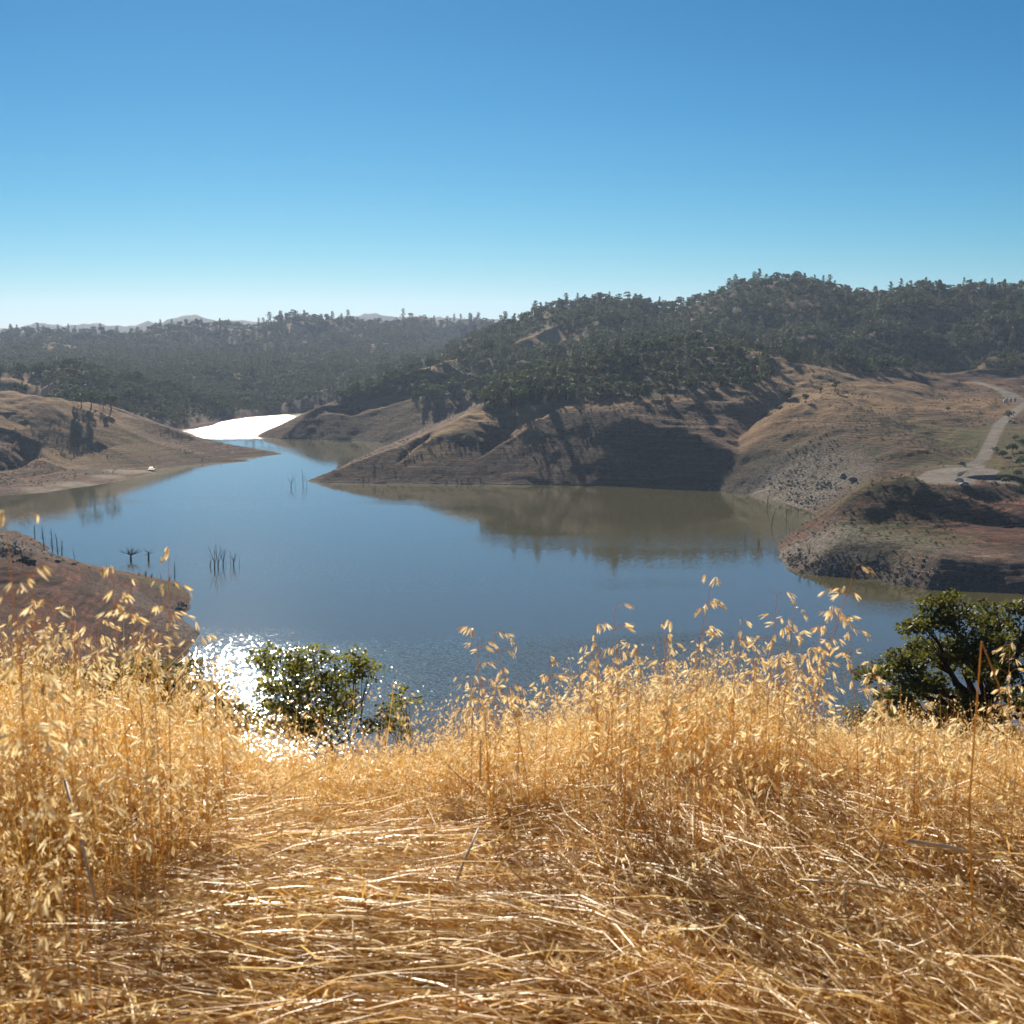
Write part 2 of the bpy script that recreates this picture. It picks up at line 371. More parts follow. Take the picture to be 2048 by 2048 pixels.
def mat_terrain():
    m, nt, out = newmat("hill ground"); N_ = N(nt); p = N_.pos()
    bare, gold, red, green, pale, rock, wood, road, near = [N_.attr(a) for a in ("bare", "gold", "red", "green", "pale", "rock", "wood", "road", "near")]
    n1 = N_.noise(p, .02, 6, .6); n2 = N_.noise(p, .15, 5, .65); n3 = N_.noise(p, .9, 4, .7)
    nbig = N_.noise(p, .006, 4, .6)
    # horizontal strand lines left by the falling water
    sp = N_.vmul(p, (.012, .012, .9)); lines = N_.noise(sp, 1.0, 7, .72)
    sp2 = N_.vmul(p, (.03, .03, 3.0)); lines2 = N_.noise(sp2, 1.0, 5, .7)
    lf = N_.ramp(lines, .38, .62, .55, 1.35); lf2 = N_.ramp(lines2, .4, .6, .72, 1.25)
    sz = N_.n("ShaderNodeSeparateXYZ"); N_.set(sz.inputs[0], p)
    ww = N_.math('SINE', N_.math('ADD', N_.math('MULTIPLY', sz.outputs[2], 6.6), N_.math('MULTIPLY', N_.noise(p, .03, 4, .6), 14.0)))
    wamp = N_.ramp(N_.noise(p, .05, 3, .6), .42, .6, .0, .34)
    lf = N_.math('MULTIPLY', lf, N_.math('ADD', 1.0, N_.math('MULTIPLY', ww, wamp)))
    soil = N_.mix(N_.ramp(n1, .35, .65), (.105, .054, .030), (.18, .096, .051))
    soil = N_.mix(N_.ramp(n2, .45, .7, 0, .5), soil, (.075, .052, .040))
    soil = N_.mix(N_.math('MULTIPLY', N_.ramp(nbig, .5, .62), .35), soil, (.20, .105, .062))
    soil = N_.mix(red, soil, N_.mix(N_.ramp(n2, .35, .65), (.17, .055, .027), (.085, .036, .024)))
    bands = N_.math('MULTIPLY', lf, lf2)
    soilb = N_.mix(1.0, soil, N_.mix(bare, (1, 1, 1), bands), 'MULTIPLY')
    spk = N_.math('MULTIPLY', N_.ramp(N_.noise(p, .33, 8, .8), .38, .62, .5, 1.45), N_.ramp(N_.noise(p, 1.6, 4, .7), .4, .6, .8, 1.2))
    soilb = N_.mix(1.0, soilb, spk, 'MULTIPLY')
    goldc = N_.mix(N_.ramp(n2, .35, .65), (.56, .35, .15), (.36, .21, .09))
    gm = N_.math('MULTIPLY', gold, N_.ramp(N_.math('ADD', n2, N_.math('MULTIPLY', n1, .6)), .62, .95, .35, 1.0), clamp=True)
    c = N_.mix(gm, soilb, goldc)
    gg = N_.math('MULTIPLY', green, N_.ramp(N_.math('ADD', n3, N_.math('MULTIPLY', n2, .5)), .55, .85, .1, 1.0), clamp=True)
    c = N_.mix(gg, c, N_.mix(n3, (.075, .095, .02), (.14, .13, .03)))
    rockc = N_.mix(N_.ramp(N_.noise(p, .45, 5, .8), .42, .58), (.07, .058, .05), (.33, .30, .265))
    c = N_.mix(N_.math('MULTIPLY', rock, N_.ramp(n3, .42, .55), clamp=True), c, rockc)
    c = N_.mix(pale, c, N_.mix(N_.ramp(n2, .4, .6), (.42, .35, .27), (.30, .235, .175)))
    c = N_.mix(wood, c, N_.mix(N_.ramp(n2, .4, .65), (.055, .052, .022), (.13, .095, .042)))
    c = N_.mix(road, c, N_.mix(N_.ramp(n2, .35, .65), (.21, .19, .165), (.33, .28, .225)))
    c = N_.mix(near, c, N_.mix(N_.ramp(N_.noise(p, 12, 5, .7), .4, .6), (.09, .05, .025), (.20, .12, .06)))
    bh = N_.math('ADD', N_.math('MULTIPLY', lines2, N_.math('MULTIPLY', bare, 1.6)), N_.math('ADD', N_.math('MULTIPLY', n3, .6), N_.math('MULTIPLY', N_.noise(p, .33, 8, .75), 4.5)))
    nt.links.new(N_.princ(c, .95, .1, N_.bump(bh, .7, 1.0)), out.inputs[0]); return m

def mat_water():
    m, nt, out = newmat("lake water"); N_ = N(nt); p = N_.pos()
    wind = N_.attr("wind"); farw = N_.attr("farwind")
    def slopes(scale, det, sx=1, sy=1):
        return N_.noise(N_.vmul(p, (sx, sy, 1)), scale, det, .5, out=1)
    def vsub(c):
        nd = N_.n("ShaderNodeVectorMath", operation='SUBTRACT'); N_.set(nd.inputs[0], c); nd.inputs[1].default_value = (.5, .5, .5); return nd.outputs[0]
    def vscale(v, f):
        nd = N_.n("ShaderNodeVectorMath", operation='SCALE'); N_.set(nd.inputs[0], v); N_.set(nd.inputs['Scale'], f); return nd.outputs[0]
    def vadd(a, b):
        nd = N_.n("ShaderNodeVectorMath", operation='ADD'); N_.set(nd.inputs[0], a); N_.set(nd.inputs[1], b); return nd.outputs[0]
    calm = vscale(vsub(slopes(.8, 2)), .030)
    streak = N_.ramp(N_.noise(N_.vmul(p, (.004, .012, 1)), 1.0, 3, .5), .5, .62)
    calm2 = vscale(vsub(slopes(2.2, 2)), N_.math('MULTIPLY', streak, .13))
    chop = vscale(vsub(slopes(1.3, 2)), N_.math('MULTIPLY', wind, .74))
    chop2 = vscale(vsub(slopes(2.5, 1)), N_.math('MULTIPLY', wind, .16))
    far = vscale(vsub(slopes(1.5, 3)), N_.math('MULTIPLY', farw, 1.5))
    v = vadd(vadd(vadd(vadd(calm, calm2), chop), chop2), far)
    v = N_.vmul(v, (1, 1, 0)); 
    v = vadd(v, (0, 0, 1))
    nd = N_.n("ShaderNodeVectorMath", operation='NORMALIZE'); N_.set(nd.inputs[0], v)
    sh = N_.n("ShaderNodeBsdfPrincipled"); sh.inputs['Base Color'].default_value = (.110, .096, .036, 1)
    sh.inputs['Roughness'].default_value = .06; sh.inputs['IOR'].default_value = 2.05; sh.inputs['Specular IOR Level'].default_value = .5
    nt.links.new(nd.outputs[0], sh.inputs['Normal'])
    nt.links.new(sh.outputs[0], out.inputs[0]); return m

# ------------------------------------------------------------------ terrain mesh
def build_terrain():
    rs = np.concatenate([np.geomspace(.6, 20, 130, endpoint=False), np.geomspace(20, 400, 230, endpoint=False), np.linspace(400, 1350, 720, endpoint=False),
                         np.geomspace(1350, 4200, 330, endpoint=False), np.geomspace(4200, 12500, 90)])
    az = np.concatenate([np.linspace(-180, -23, 46, endpoint=False), np.linspace(-23, 23, 760, endpoint=False), np.linspace(23, 180, 47)])
    A, Q = np.meshgrid(np.radians(az), rs)
    X = Q * np.sin(A); Y = Q * np.cos(A)
    Z = height(X, Y)
    nr, na = X.shape
    V = np.stack([X, Y, Z], -1).reshape(-1, 3)
    i = np.arange(nr - 1)[:, None] * na + np.arange(na - 1)[None, :]
    F = np.stack([i, i + 1, i + na + 1, i + na], -1).reshape(-1, 4)
    me = mesh_from("ground", V, F[:, ::-1].copy(), smooth=True)
    return me, X, Y, Z

def P_eff(x, y):
    """height above which trees grow (the old full-water line)"""
    return field([C3(700,800,1350,220,31.), C3(900,800,1350,220,34.), C3(600,790,1400,160,26.), C3(350,790,1400,260,14.), C3(400,815,1580,110,4.), C3(300,810,1450,90,6.), C3(100,760,1400,200,22.), C3(450,760,2100,450,12.), C3(100,760,2200,400,14.), C3(800,720,2300,500,14.),
                  C3(1300,800,1000,150,45.), C3(1100,790,1050,100,43.), C3(1650,780,1080,140,52.), C3(1800,800,1000,140,60.), C3(1950,790,1080,120,62.), C3(1970,765,1180,60,70.), C3(100,790,1040,120,60.)], 44., x, y)
CLEAR = [C3(1840,724,1325,30,1), C3(1790,716,1330,22,1), C3(1890,728,1315,26,1), C3(1690,775,1050,60,1), C3(1640,755,1080,25,.8),
         C3(1080,650,1650,30,.9), C3(1120,672,1560,25,.9), C3(700,670,3000,26,1), C3(690,650,3150,22,1), C3(720,740,2300,20,.9), C3(660,748,2200,24,1), C3(120,680,2900,30,1),
         C3(870,700,1480,20,1), C3(830,712,1430,18,1), C3(1440,690,1140,14,1), C3(1510,715,1130,14,1), C3(480,650,3150,30,.8), C3(20,735,1350,26,.8), C3(70,740,1330,18,.9), C3(140,690,2700,20,.8)]
LOWWOOD = [C3(330,825,1480,75,1), C3(430,815,1600,80,1), C3(520,800,1680,70,1), C3(250,800,1360,60,1)]
def wooded(x, y, h):
    r = np.sqrt(x * x + y * y)
    P = P_eff(x, y) + (fbm(x / 50, y / 50, 3, 101) - .5) * 12
    P = P - 40 * np.maximum.reduce([np.exp(-(((x - cx) ** 2 + (y - cy) ** 2) / (q * q)) ** 2) for cx, cy, q, _ in LOWWOOD])
    w = sst(-1, 3, np.minimum(h - P, (h - 1.6) * 3)) * (r > 700)
    n = fbm(x / 70, y / 70, 3, 111); n2 = fbm(x / 260, y / 260, 2, 117)
    w = w * sst(.20, .27, n) 
    cl = np.zeros_like(w)
    for cx, cy, rr, v in CLEAR: cl = np.maximum(cl, v * np.exp(-(((x - cx) ** 2 + (y - cy) ** 2) / (rr * rr)) ** 2))
    w = w * (1 - np.clip(cl * 1.6, 0, 1))
    # thinner woods on open ridge of the back hill
    return w

def add_attr(me, name, arr):
    a = me.attributes.new(name, 'FLOAT', 'POINT'); a.data.foreach_set("value", np.ascontiguousarray(arr, dtype=np.float32).ravel())

def road_dist(x, y):
    best = np.full(x.shape, 1e9)
    for rd, wd in ((ROAD, 3.5), (ROAD2, 2.6), (ROAD3, 3.2), (LOT, 14.0)):
        for a, b in zip(rd[:-1], rd[1:]):
            d, _ = seg_dist(x, y, a[:2], b[:2]); best = np.minimum(best, d - wd)
    return best
me_g, GX, GY, GZ = build_terrain()
gr = np.sqrt(GX ** 2 + GY ** 2)
gw = wooded(GX, GY, GZ)
def blob(lst, x, y):
    o = np.zeros(x.shape, dtype=np.float32)
    for cx, cy, r, v in lst: o = np.maximum(o, v * np.exp(-(((x - cx) ** 2 + (y - cy) ** 2) / (r * r)) ** 2))
    return o
gP = P_eff(GX, GY)
def CZ(px, py, z, r, v): p = PZ(px, py, z); return (p[0], p[1], r, v)
m_bare = (1 - sst(-2, 3, GZ - gP + (fbm(GX / 30, GY / 30, 3, 7) - .5) * 8)) * (gr > 350)
m_gold = np.maximum(sst(-6, 4, GZ - gP) * (gr > 700), .9 * blob([C3(60,800,1030,70,1), C3(155,846,975,13,1), C3(112,870,958,12,1), C3(72,893,940,12,.9), C3(207,888,980,13,.8), C3(145,917,945,12,.7), C3(854,900,925,14,1), C3(901,864,948,14,1), C3(955,832,978,16,1), C3(820,880,990,14,.8), C3(1071,862,948,16,1), C3(1045,885,928,12,1), C3(600,815,1275,16,.8), C3(780,838,1270,18,.8), C3(150,815,1000,45,.8), C3(1640,806,940,55,.9), C3(1560,840,900,35,.8), C3(1700,790,1020,80,1), C3(1800,790,1040,90,.8), C3(1960,768,1180,60,.5), C3(1100,830,980,40,.8), C3(1165,806,1000,30,.9), C3(930,850,970,30,.6)], GX, GY))  # dry grass gold; the spur crest blobs also paint sunlit rims
m_red = blob([C3(1850,1040,612,52,1.), C3(1950,1040,612,60,1.), C3(2048,1030,612,60,1.), C3(1770,1060,608,42,.95), C3(1970,765,1190,70,.9), CZ(60,1160,14,60,1), CZ(180,1180,12,60,1), CZ(300,1190,8,45,.9), CZ(0,1200,20,60,1), CZ(150,1280,14,70,.8), C3(1780,905,800,50,.4), C3(1860,975,645,25,.8), C3(200,830,990,60,.25), C3(100,880,950,70,.25)], GX, GY)  # red soil; on the near left bank it also paints the shaded face darker
m_green = blob([C3(1790,958,640,20,.75), C3(1740,985,638,20,.7), C3(1690,1005,640,20,.8), CZ(1760,1104,5,32,1.), CZ(1830,1108,5,22,1.), CZ(1690,1100,5,20,.9), C3(1560,930,840,35,.6), C3(1620,960,800,40,.5), C3(1900,850,880,60,.4), C3(1800,900,800,60,.35), C3(230,930,950,40,.3), CZ(300,1165,5,14,.8), CZ(240,1143,6,12,.7), C3(2030,900,850,70,.9), C3(2040,960,750,60,.9), C3(2000,950,740,20,.7), C3(1850,960,690,20,.6), C3(760,880,1230,60,.3), C3(280,870,1020,30,.5)], GX, GY)
m_pale = blob([CZ(250,938,3,13,.9), CZ(215,950,2,10,.8), CZ(150,968,1,14,.8), CZ(90,978,1,14,.7), CZ(290,935,3,9,.9), CZ(1580,1000,3,15,.5), CZ(1545,985,3,15,.5)], GX, GY)
sdg = shore_sd(GX, GY)
m_pale = np.maximum(m_pale, .75 * (sdg > 0) * (1 - sst(.6, 2.2, sdg)) * (gr > 800) * (gr < 1000) * (GX < 0) * (GX > -330))
m_rock = blob([C3(1560,980,810,35,1), C3(1610,1000,780,35,1), C3(1640,985,780,30,1), C3(1590,950,810,40,.9), C3(1660,955,790,20,.7), CZ(1580,1110,2,30,1), CZ(1640,1130,1,25,.8), CZ(1750,1140,1,35,.5), CZ(1850,1160,1,35,.45), CZ(20,1100,4,25,.9), CZ(350,1230,2,25,.5), CZ(380,1265,1,18,.7)], GX, GY)
rd = road_dist(GX, GY); m_road = (1 - sst(-.8, .8, rd)) * (gr > 600)
m_near = 1 - sst(60, 120, gr)
for nm, ar in (("bare", m_bare), ("gold", m_gold), ("red", m_red), ("green", m_green), ("pale", m_pale), ("rock", m_rock), ("wood", gw * .95), ("road", m_road), ("near", m_near)):
    add_attr(me_g, nm, ar)
ground = obj("ground", me_g, mat_terrain()); tag(ground, kind='structure')
ground["label"] = "brown drawdown banks, hills and slopes around the lake"
del m_bare, m_gold, m_red, m_green, m_pale, m_rock, m_road, m_near

# ------------------------------------------------------------------ water
def build_water():
    xs = np.linspace(-900, 900, 241); ys = np.concatenate([np.linspace(150, 900, 151), np.linspace(905, 2300, 141)])
    X, Y = np.meshgrid(xs, ys); na = len(xs); nr = len(ys)
    V = np.stack([X, Y, np.zeros_like(X)], -1).reshape(-1, 3)
    i = np.arange(nr - 1)[:, None] * na + np.arange(na - 1)[None, :]
    F = np.stack([i, i + 1, i + na + 1, i + na], -1).reshape(-1, 4)
    me = mesh_from("lake", V, F, smooth=True)
    jit = (fbm(X / 60, Y / 60, 3, 201) - .5) * 60
    edge = 445 + jit + .10 * (X + 80) * sst(-100, 300, X) * -1
    w = 1 - sst(-20, 12, Y - edge)
    w = w * (1 - .6 * sst(40, 220, X)) * (.8 + .5 * (fbm(X / 25, Y / 25, 3, 205) - .5))
    add_attr(me, "wind", np.maximum(w, .0))
    fw = sst(1200, 1255, Y + (fbm(X / 40, Y / 40, 2, 207) - .5) * 50) * (1 - sst(-150, -60, X + .0 * Y))
    add_attr(me, "farwind", fw)
    return me
water = obj("lake_water", build_water(), mat_water()); tag(water, kind='structure'); water["label"] = "calm blue green lake with sun glitter near the left bank"

#==PART2==
# ------------------------------------------------------------------ ground lookup on the built surface
_rs = gr[:, 0].copy(); _az = np.arctan2(GX[0], GY[0]); _az[0] = -math.pi
SL = (GZ - EYE) / gr                                   # slope of the sight line to every ground point
def ground_z(x, y): return height(np.atleast_1d(np.asarray(x, float)), np.atleast_1d(np.asarray(y, float)))
def hit(px, py):
    """where the sight line of a photo pixel meets the modelled ground"""
    d = ray(px, py); az = math.atan2(d[0], d[1]); m = d[2] / math.hypot(d[0], d[1])
    j = int(np.argmin(np.abs(_az - az))); k = np.argmax(SL[40:, j] >= m) + 40
    r = _rs[k]; return (r * math.sin(az), r * math.cos(az), float(GZ[k, j]))
EDG = np.searchsorted(_rs, 100.)
RUN = np.maximum.accumulate(np.where(_rs[:, None] < 100, -9, SL), axis=0)
def visible(x, y, ztop, margin=10):
    az = np.arctan2(x, y); r = np.sqrt(x * x + y * y)
    j = np.clip(np.searchsorted(_az[46:806], az) + 46, 0, len(_az) - 1); i = np.clip(np.searchsorted(_rs, r - 6) - 1, 0, len(_rs) - 1)
    return (ztop + margin - EYE) / r > RUN[i, j]

# ------------------------------------------------------------------ mesh kit
class MB:
    def __init__(s): s.V = []; s.F = []; s.M = []; s.T = []; s.n = 0
    def add(s, V, F, mat=0, tone=None):
        V = np.asarray(V, dtype=np.float32); s.V.append(V)
        for f in F: s.F.append(tuple(int(i) + s.n for i in f)); s.M.append(mat); s.T.append(0.5 if tone is None else tone)
        s.n += len(V)
    def tube(s, pts, rad, k=6, mat=0, cap=False):
        pts = [Vector(p) for p in pts]; V = []; F = []; n = len(pts)
        for i, p in enumerate(pts):
            t = (pts[min(i + 1, n - 1)] - pts[max(i - 1, 0)]).normalized()
            a = t.cross(Vector((0, 0, 1)) if abs(t.z) < .9 else Vector((1, 0, 0))).normalized(); b = t.cross(a)
            for q in range(k):
                w = 2 * math.pi * q / k; V.append(p + (a * math.cos(w) + b * math.sin(w)) * rad[i])
        for i in range(n - 1):
            for q in range(k): F.append((i * k + q, i * k + (q + 1) % k, (i + 1) * k + (q + 1) % k, (i + 1) * k + q))
        if cap: F.append(tuple(range(k))[::-1]); F.append(tuple((n - 1) * k + q for q in range(k)))
        s.add(V, F, mat)
    def box(s, c, h, mat=0, rz=0, taper=1.0):
        V = []
        for sz in (-1, 1):
            for sx, sy in ((-1, -1), (1, -1), (1, 1), (-1, 1)):
                f = taper if sz > 0 else 1
                x, y = sx * h[0] * f, sy * h[1] * f
                V.append((c[0] + x * math.cos(rz) - y * math.sin(rz), c[1] + x * math.sin(rz) + y * math.cos(rz), c[2] + sz * h[2]))
        s.add(V, [(3, 2, 1, 0), (4, 5, 6, 7), (0, 1, 5, 4), (1, 2, 6, 5), (2, 3, 7, 6), (3, 0, 4, 7)], mat)
    def mesh(s, name, smooth=False):
        V = np.concatenate(s.V); me = bpy.data.meshes.new(name)
        me.from_pydata(V.tolist(), [], s.F)
        me.polygons.foreach_set("material_index", np.array(s.M, dtype=np.int32))
        if smooth: me.polygons.foreach_set("use_smooth", np.ones(len(s.F), dtype=bool))
        a = me.attributes.new("tone", 'FLOAT', 'FACE'); a.data.foreach_set("value", np.array(s.T, dtype=np.float32)); me.update(); return me

def rvec():
    v = Vector((random.gauss(0, 1), random.gauss(0, 1), random.gauss(0, 1))); return v.normalized()
def leafquad(mb, c, size, nrm, mat, tone, asp=.6):
    t = nrm.cross(rvec()).normalized(); b = nrm.cross(t)
    mb.add([c - t * size, c - b * size * asp, c + t * size, c + b * size * asp], [(0, 1, 2, 3)], mat, tone)

def mat_leaf(name, c1, c2, trans=.3, shine=.25):
    m, nt, out = newmat(name); N_ = N(nt)
    tone = N_.attr("tone"); oi = N_.n("ShaderNodeObjectInfo").outputs['Random']
    f = N_.math('ADD', N_.math('MULTIPLY', tone, .6), N_.math('MULTIPLY', oi, .4), clamp=True)
    c = N_.mix(f, c1, c2)
    d = N_.princ(c, .6, shine)
    t = N_.n("ShaderNodeBsdfTranslucent"); N_.set(t.inputs[0], N_.mix(.5, c, (c2[0] * 1.3, c2[1] * 1.3, c2[2] * .7)))
    mx = N_.n("ShaderNodeMixShader"); mx.inputs[0].default_value = trans
    nt.links.new(d, mx.inputs[1]); nt.links.new(t.outputs[0], mx.inputs[2]); nt.links.new(mx.outputs[0], out.inputs[0]); return m
def mat_plain(name, col, rough=.8, spec=.3, metal=0., noise=.0, scale=5.):
    m, nt, out = newmat(name); N_ = N(nt)
    c = col
    if noise:
        n = N_.noise(N_.n("ShaderNodeTexCoord").outputs['Object'], scale, 5, .6)
        c = N_.mix(N_.ramp(n, .3, .7), tuple(v * (1 - noise) for v in col), tuple(min(1, v * (1 + noise)) for v in col))
    nt.links.new(N_.princ(c, rough, spec, None, Metallic=metal), out.inputs[0]); return m
M_OAK = mat_leaf("oak foliage", (.034, .052, .018), (.105, .125, .042), .3, .1)
M_PINE = mat_leaf("pine foliage", (.050, .064, .036), (.12, .135, .08), .3, .1)
M_NOAK = mat_leaf("near oak leaves", (.055, .066, .018), (.165, .165, .042), .45, .3)
M_SMALL = mat_leaf('light leaves', (.11, .12, .025), (.28, .27, .06), .6, .3)
M_BARK = mat_plain("bark", (.085, .065, .05), .95, .1, 0, .4, 3.)
M_DEAD = mat_plain("dead wood", (.11, .09, .078), .95, .1, 0, .35, 4.)
M_DEADD = mat_plain("dark dead wood", (.045, .036, .032), .95, .1, 0, .3, 4.)

def far_tree(kind, seed):
    random.seed(seed); mb = MB()
    if kind == 'oak':
        H = 8.0; Wd = random.uniform(3.4, 4.4)
        mb.tube([(0, 0, -1.5), (.1, 0, 1.2), (.2, .1, 3.2)], [.32, .26, .14], 5, 1)
        nl = random.randint(9, 13); lobes = []
        for i in range(nl):
            a = random.uniform(0, 2 * math.pi); r = Wd * math.sqrt(random.random()) * .68; z = 2.6 + (H - 3.9) * random.random() ** .8 * (1 - .45 * (r / Wd) ** 2)
            lobes.append((Vector((r * math.cos(a), r * math.sin(a), z)), random.uniform(1.1, 1.9)))
        for c, R_ in lobes:
            tn = random.random()
            for q in range(24):
                v = rvec(); v.z = abs(v.z) * .8 + v.z * .2
                p = c + Vector((v.x, v.y, v.z * .75)) * R_ * random.uniform(.7, 1.05)
                leafquad(mb, p, random.uniform(.35, .75), (v + rvec() * .7).normalized(), 0, min(1, max(0, tn * .6 + random.random() * .4)))
    elif kind == 'pine':
        H = 12.5
        mb.tube([(0, 0, -1.5), (.1, 0, H * .4), (.3, .1, H * .85)], [.26, .18, .06], 5, 1)
        for i in range(15):
            f = i / 14; z = 3.0 + (H - 3.5) * f; R_ = (3.1 * (1 - f) ** .7 + .7) * random.uniform(.7, 1.2)
            for k in range(3):
                a = random.uniform(0, 6.28); rr = R_ * random.uniform(.3, .8)
                c = Vector((rr * math.cos(a), rr * math.sin(a), z + random.uniform(-.4, .6))); tn = random.random()
                for q in range(8):
                    v = rvec(); p = c + Vector((v.x * .9, v.y * .9, v.z * .55))
                    leafquad(mb, p, random.uniform(.3, .6), (v + Vector((0, 0, .5))).normalized(), 0, min(1, tn * .6 + random.random() * .4))
    else:
        for i in range(5):
            a = random.uniform(0, 6.28); r = random.uniform(0, 1.1); c = Vector((r * math.cos(a), r * math.sin(a), random.uniform(.6, 1.5))); tn = random.random()
            for q in range(24):
                v = rvec(); v.z = abs(v.z)
                leafquad(mb, c + v * random.uniform(.7, 1.0), random.uniform(.2, .42), (v + rvec() * .6).normalized(), 0, min(1, tn * .6 + random.random() * .4))
        mb.tube([(0, 0, -.6), (0, 0, 1)], [.12, .07], 4, 1)
    me = mb.mesh(kind + "_tree"); me.materials.append(M_PINE if kind == 'pine' else M_OAK); me.materials.append(M_BARK); return me
OAKS = [far_tree('oak', 40 + i) for i in range(6)]; PINES = [far_tree('pine', 60 + i) for i in range(4)]; BUSH = [far_tree('bush', 80 + i) for i in range(3)]

M_HAZED = mat_leaf("haze tinted foliage", (.060, .078, .045), (.15, .17, .10), .3, .08)  # distance haze painted into the leaf colour of far oaks and pines
HAZED = []
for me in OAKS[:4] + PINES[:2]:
    c = me.copy(); c.name = "hazed_tree"; c.materials[0] = M_HAZED; HAZED.append(c)
# ------------------------------------------------------------------ scatter through geometry nodes (for uncountable stuff only)
def scatter(name, protos, P, rot, scl, idx):
    coll = bpy.data.collections.new(name + " kinds")
    for k, me in enumerate(protos):
        o = bpy.data.objects.new("%s kind %02d" % (name, k), me); coll.objects.link(o)
    me = bpy.data.meshes.new(name); me.vertices.add(len(P)); me.vertices.foreach_set("co", np.asarray(P, np.float32).ravel())
    a = me.attributes.new("rot", 'FLOAT_VECTOR', 'POINT'); a.data.foreach_set("vector", np.asarray(rot, np.float32).ravel())
    a = me.attributes.new("scl", 'FLOAT_VECTOR', 'POINT'); a.data.foreach_set("vector", np.asarray(scl, np.float32).ravel())
    a = me.attributes.new("idx", 'INT', 'POINT'); a.data.foreach_set("value", np.asarray(idx, np.int32).ravel())
    o = obj(name, me); ng = bpy.data.node_groups.new(name, 'GeometryNodeTree')
    ng.interface.new_socket("Geometry", in_out='INPUT', socket_type='NodeSocketGeometry'); ng.interface.new_socket("Geometry", in_out='OUTPUT', socket_type='NodeSocketGeometry')
    gi = ng.nodes.new("NodeGroupInput"); go = ng.nodes.new("NodeGroupOutput"); mp = ng.nodes.new("GeometryNodeMeshToPoints"); ip = ng.nodes.new("GeometryNodeInstanceOnPoints")
    ci = ng.nodes.new("GeometryNodeCollectionInfo"); ci.inputs[0].default_value = coll; ci.inputs[1].default_value = True; ci.inputs[2].default_value = True
    L = ng.links
    L.new(gi.outputs[0], mp.inputs[0]); L.new(mp.outputs[0], ip.inputs[0]); L.new(ci.outputs[0], ip.inputs['Instance']); ip.inputs['Pick Instance'].default_value = True
    def na(nm, ty):
        nd = ng.nodes.new("GeometryNodeInputNamedAttribute"); nd.data_type = ty; nd.inputs[0].default_value = nm; return nd.outputs[0]
    e2r = ng.nodes.new("FunctionNodeEulerToRotation"); L.new(na("rot", 'FLOAT_VECTOR'), e2r.inputs[0])
    L.new(na("idx", 'INT'), ip.inputs['Instance Index']); L.new(e2r.outputs[0], ip.inputs['Rotation']); L.new(na("scl", 'FLOAT_VECTOR'), ip.inputs['Scale'])
    L.new(ip.outputs[0], go.inputs[0])
    md = o.modifiers.new("scatter", 'NODES'); md.node_group = ng; return o

# ------------------------------------------------------------------ woods
def jgrid(x0, x1, y0, y1, s):
    X, Y = np.meshgrid(np.arange(x0, x1, s), np.arange(y0, y1, s)); X = X + rng.uniform(-.48, .48, X.shape) * s; Y = Y + rng.uniform(-.48, .48, Y.shape) * s
    return X.ravel(), Y.ravel()
XS, YS, SP = [], [], []
for (y0, y1, s) in ((930, 1260, 6.2), (1260, 1750, 6.9), (1750, 2350, 8.6), (2350, 3300, 11.0)):
    w = y1 * math.tan(R(22)); a, b = jgrid(-w, w, y0, y1, s); k = np.abs(a / b) < math.tan(R(21.5)); XS.append(a[k]); YS.append(b[k]); SP.append(np.full(k.sum(), s))
TX, TY, TS = map(np.concatenate, (XS, YS, SP))
TZ = height(TX, TY); dens = wooded(TX, TY, TZ); DZX = (height(TX + 6, TY) - height(TX - 6, TY)) / 12; dens = dens * (1 - .30 * sst(.04, .30, DZX) * (TY > 1180))
keep = (rng.random(len(TX)) < dens * .97) & (road_dist(TX, TY) > 6)
keep &= visible(TX, TY, TZ + 9, 6)
TX, TY, TZ, TS = TX[keep], TY[keep], TZ[keep], TS[keep]
n = len(TX)
pn = fbm(TX / 90, TY / 90, 2, 301); pinep = (sst(.5, .62, pn) * .30 + .04) * np.where(TY < 1260, 1.2, .6)
u = rng.random(n); bushn = fbm(TX / 60, TY / 60, 2, 311)
kind = np.where(u < pinep, 1, np.where(rng.random(n) < sst(.5, .7, bushn) * .6 + .08, 2, 0))
scl = rng.uniform(.6, 1.45, n) * (.6 + .8 * fbm(TX / 35, TY / 35, 2, 321)) * np.where(TY < 1260, 1.15, 1.02) * (TS / 7.0) ** .5 * np.where(kind == 1, rng.uniform(.6, 1.0, n), 1.0)
vid = np.where(kind == 0, rng.integers(0, 6, n), np.where(kind == 1, 6 + rng.integers(0, 4, n), 10 + rng.integers(0, 3, n)))
rz = rng.uniform(0, 6.28, n)
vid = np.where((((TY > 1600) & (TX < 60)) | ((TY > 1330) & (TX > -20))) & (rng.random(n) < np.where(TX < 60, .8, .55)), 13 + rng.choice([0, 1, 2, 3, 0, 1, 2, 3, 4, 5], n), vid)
app = scl * np.where(kind == 1, 1.3, np.where(kind == 2, .4, 1)) / np.hypot(TX, TY)
vis_real = visible(TX, TY, TZ + 8 * scl, -2) & (np.abs(TX / TY) < .345)
order = np.argsort(-np.where(vis_real, app, 0))
SOLO = 290; solo = order[:SOLO]; mask = np.ones(n, bool); mask[solo] = False
protos = OAKS + PINES + BUSH + HAZED
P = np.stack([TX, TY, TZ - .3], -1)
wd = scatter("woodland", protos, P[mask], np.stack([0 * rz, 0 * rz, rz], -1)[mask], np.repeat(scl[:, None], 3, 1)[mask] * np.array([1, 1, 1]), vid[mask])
tag(wd, "dense evergreen woods covering the upper slopes of all the hills", "woodland", None, 'stuff')
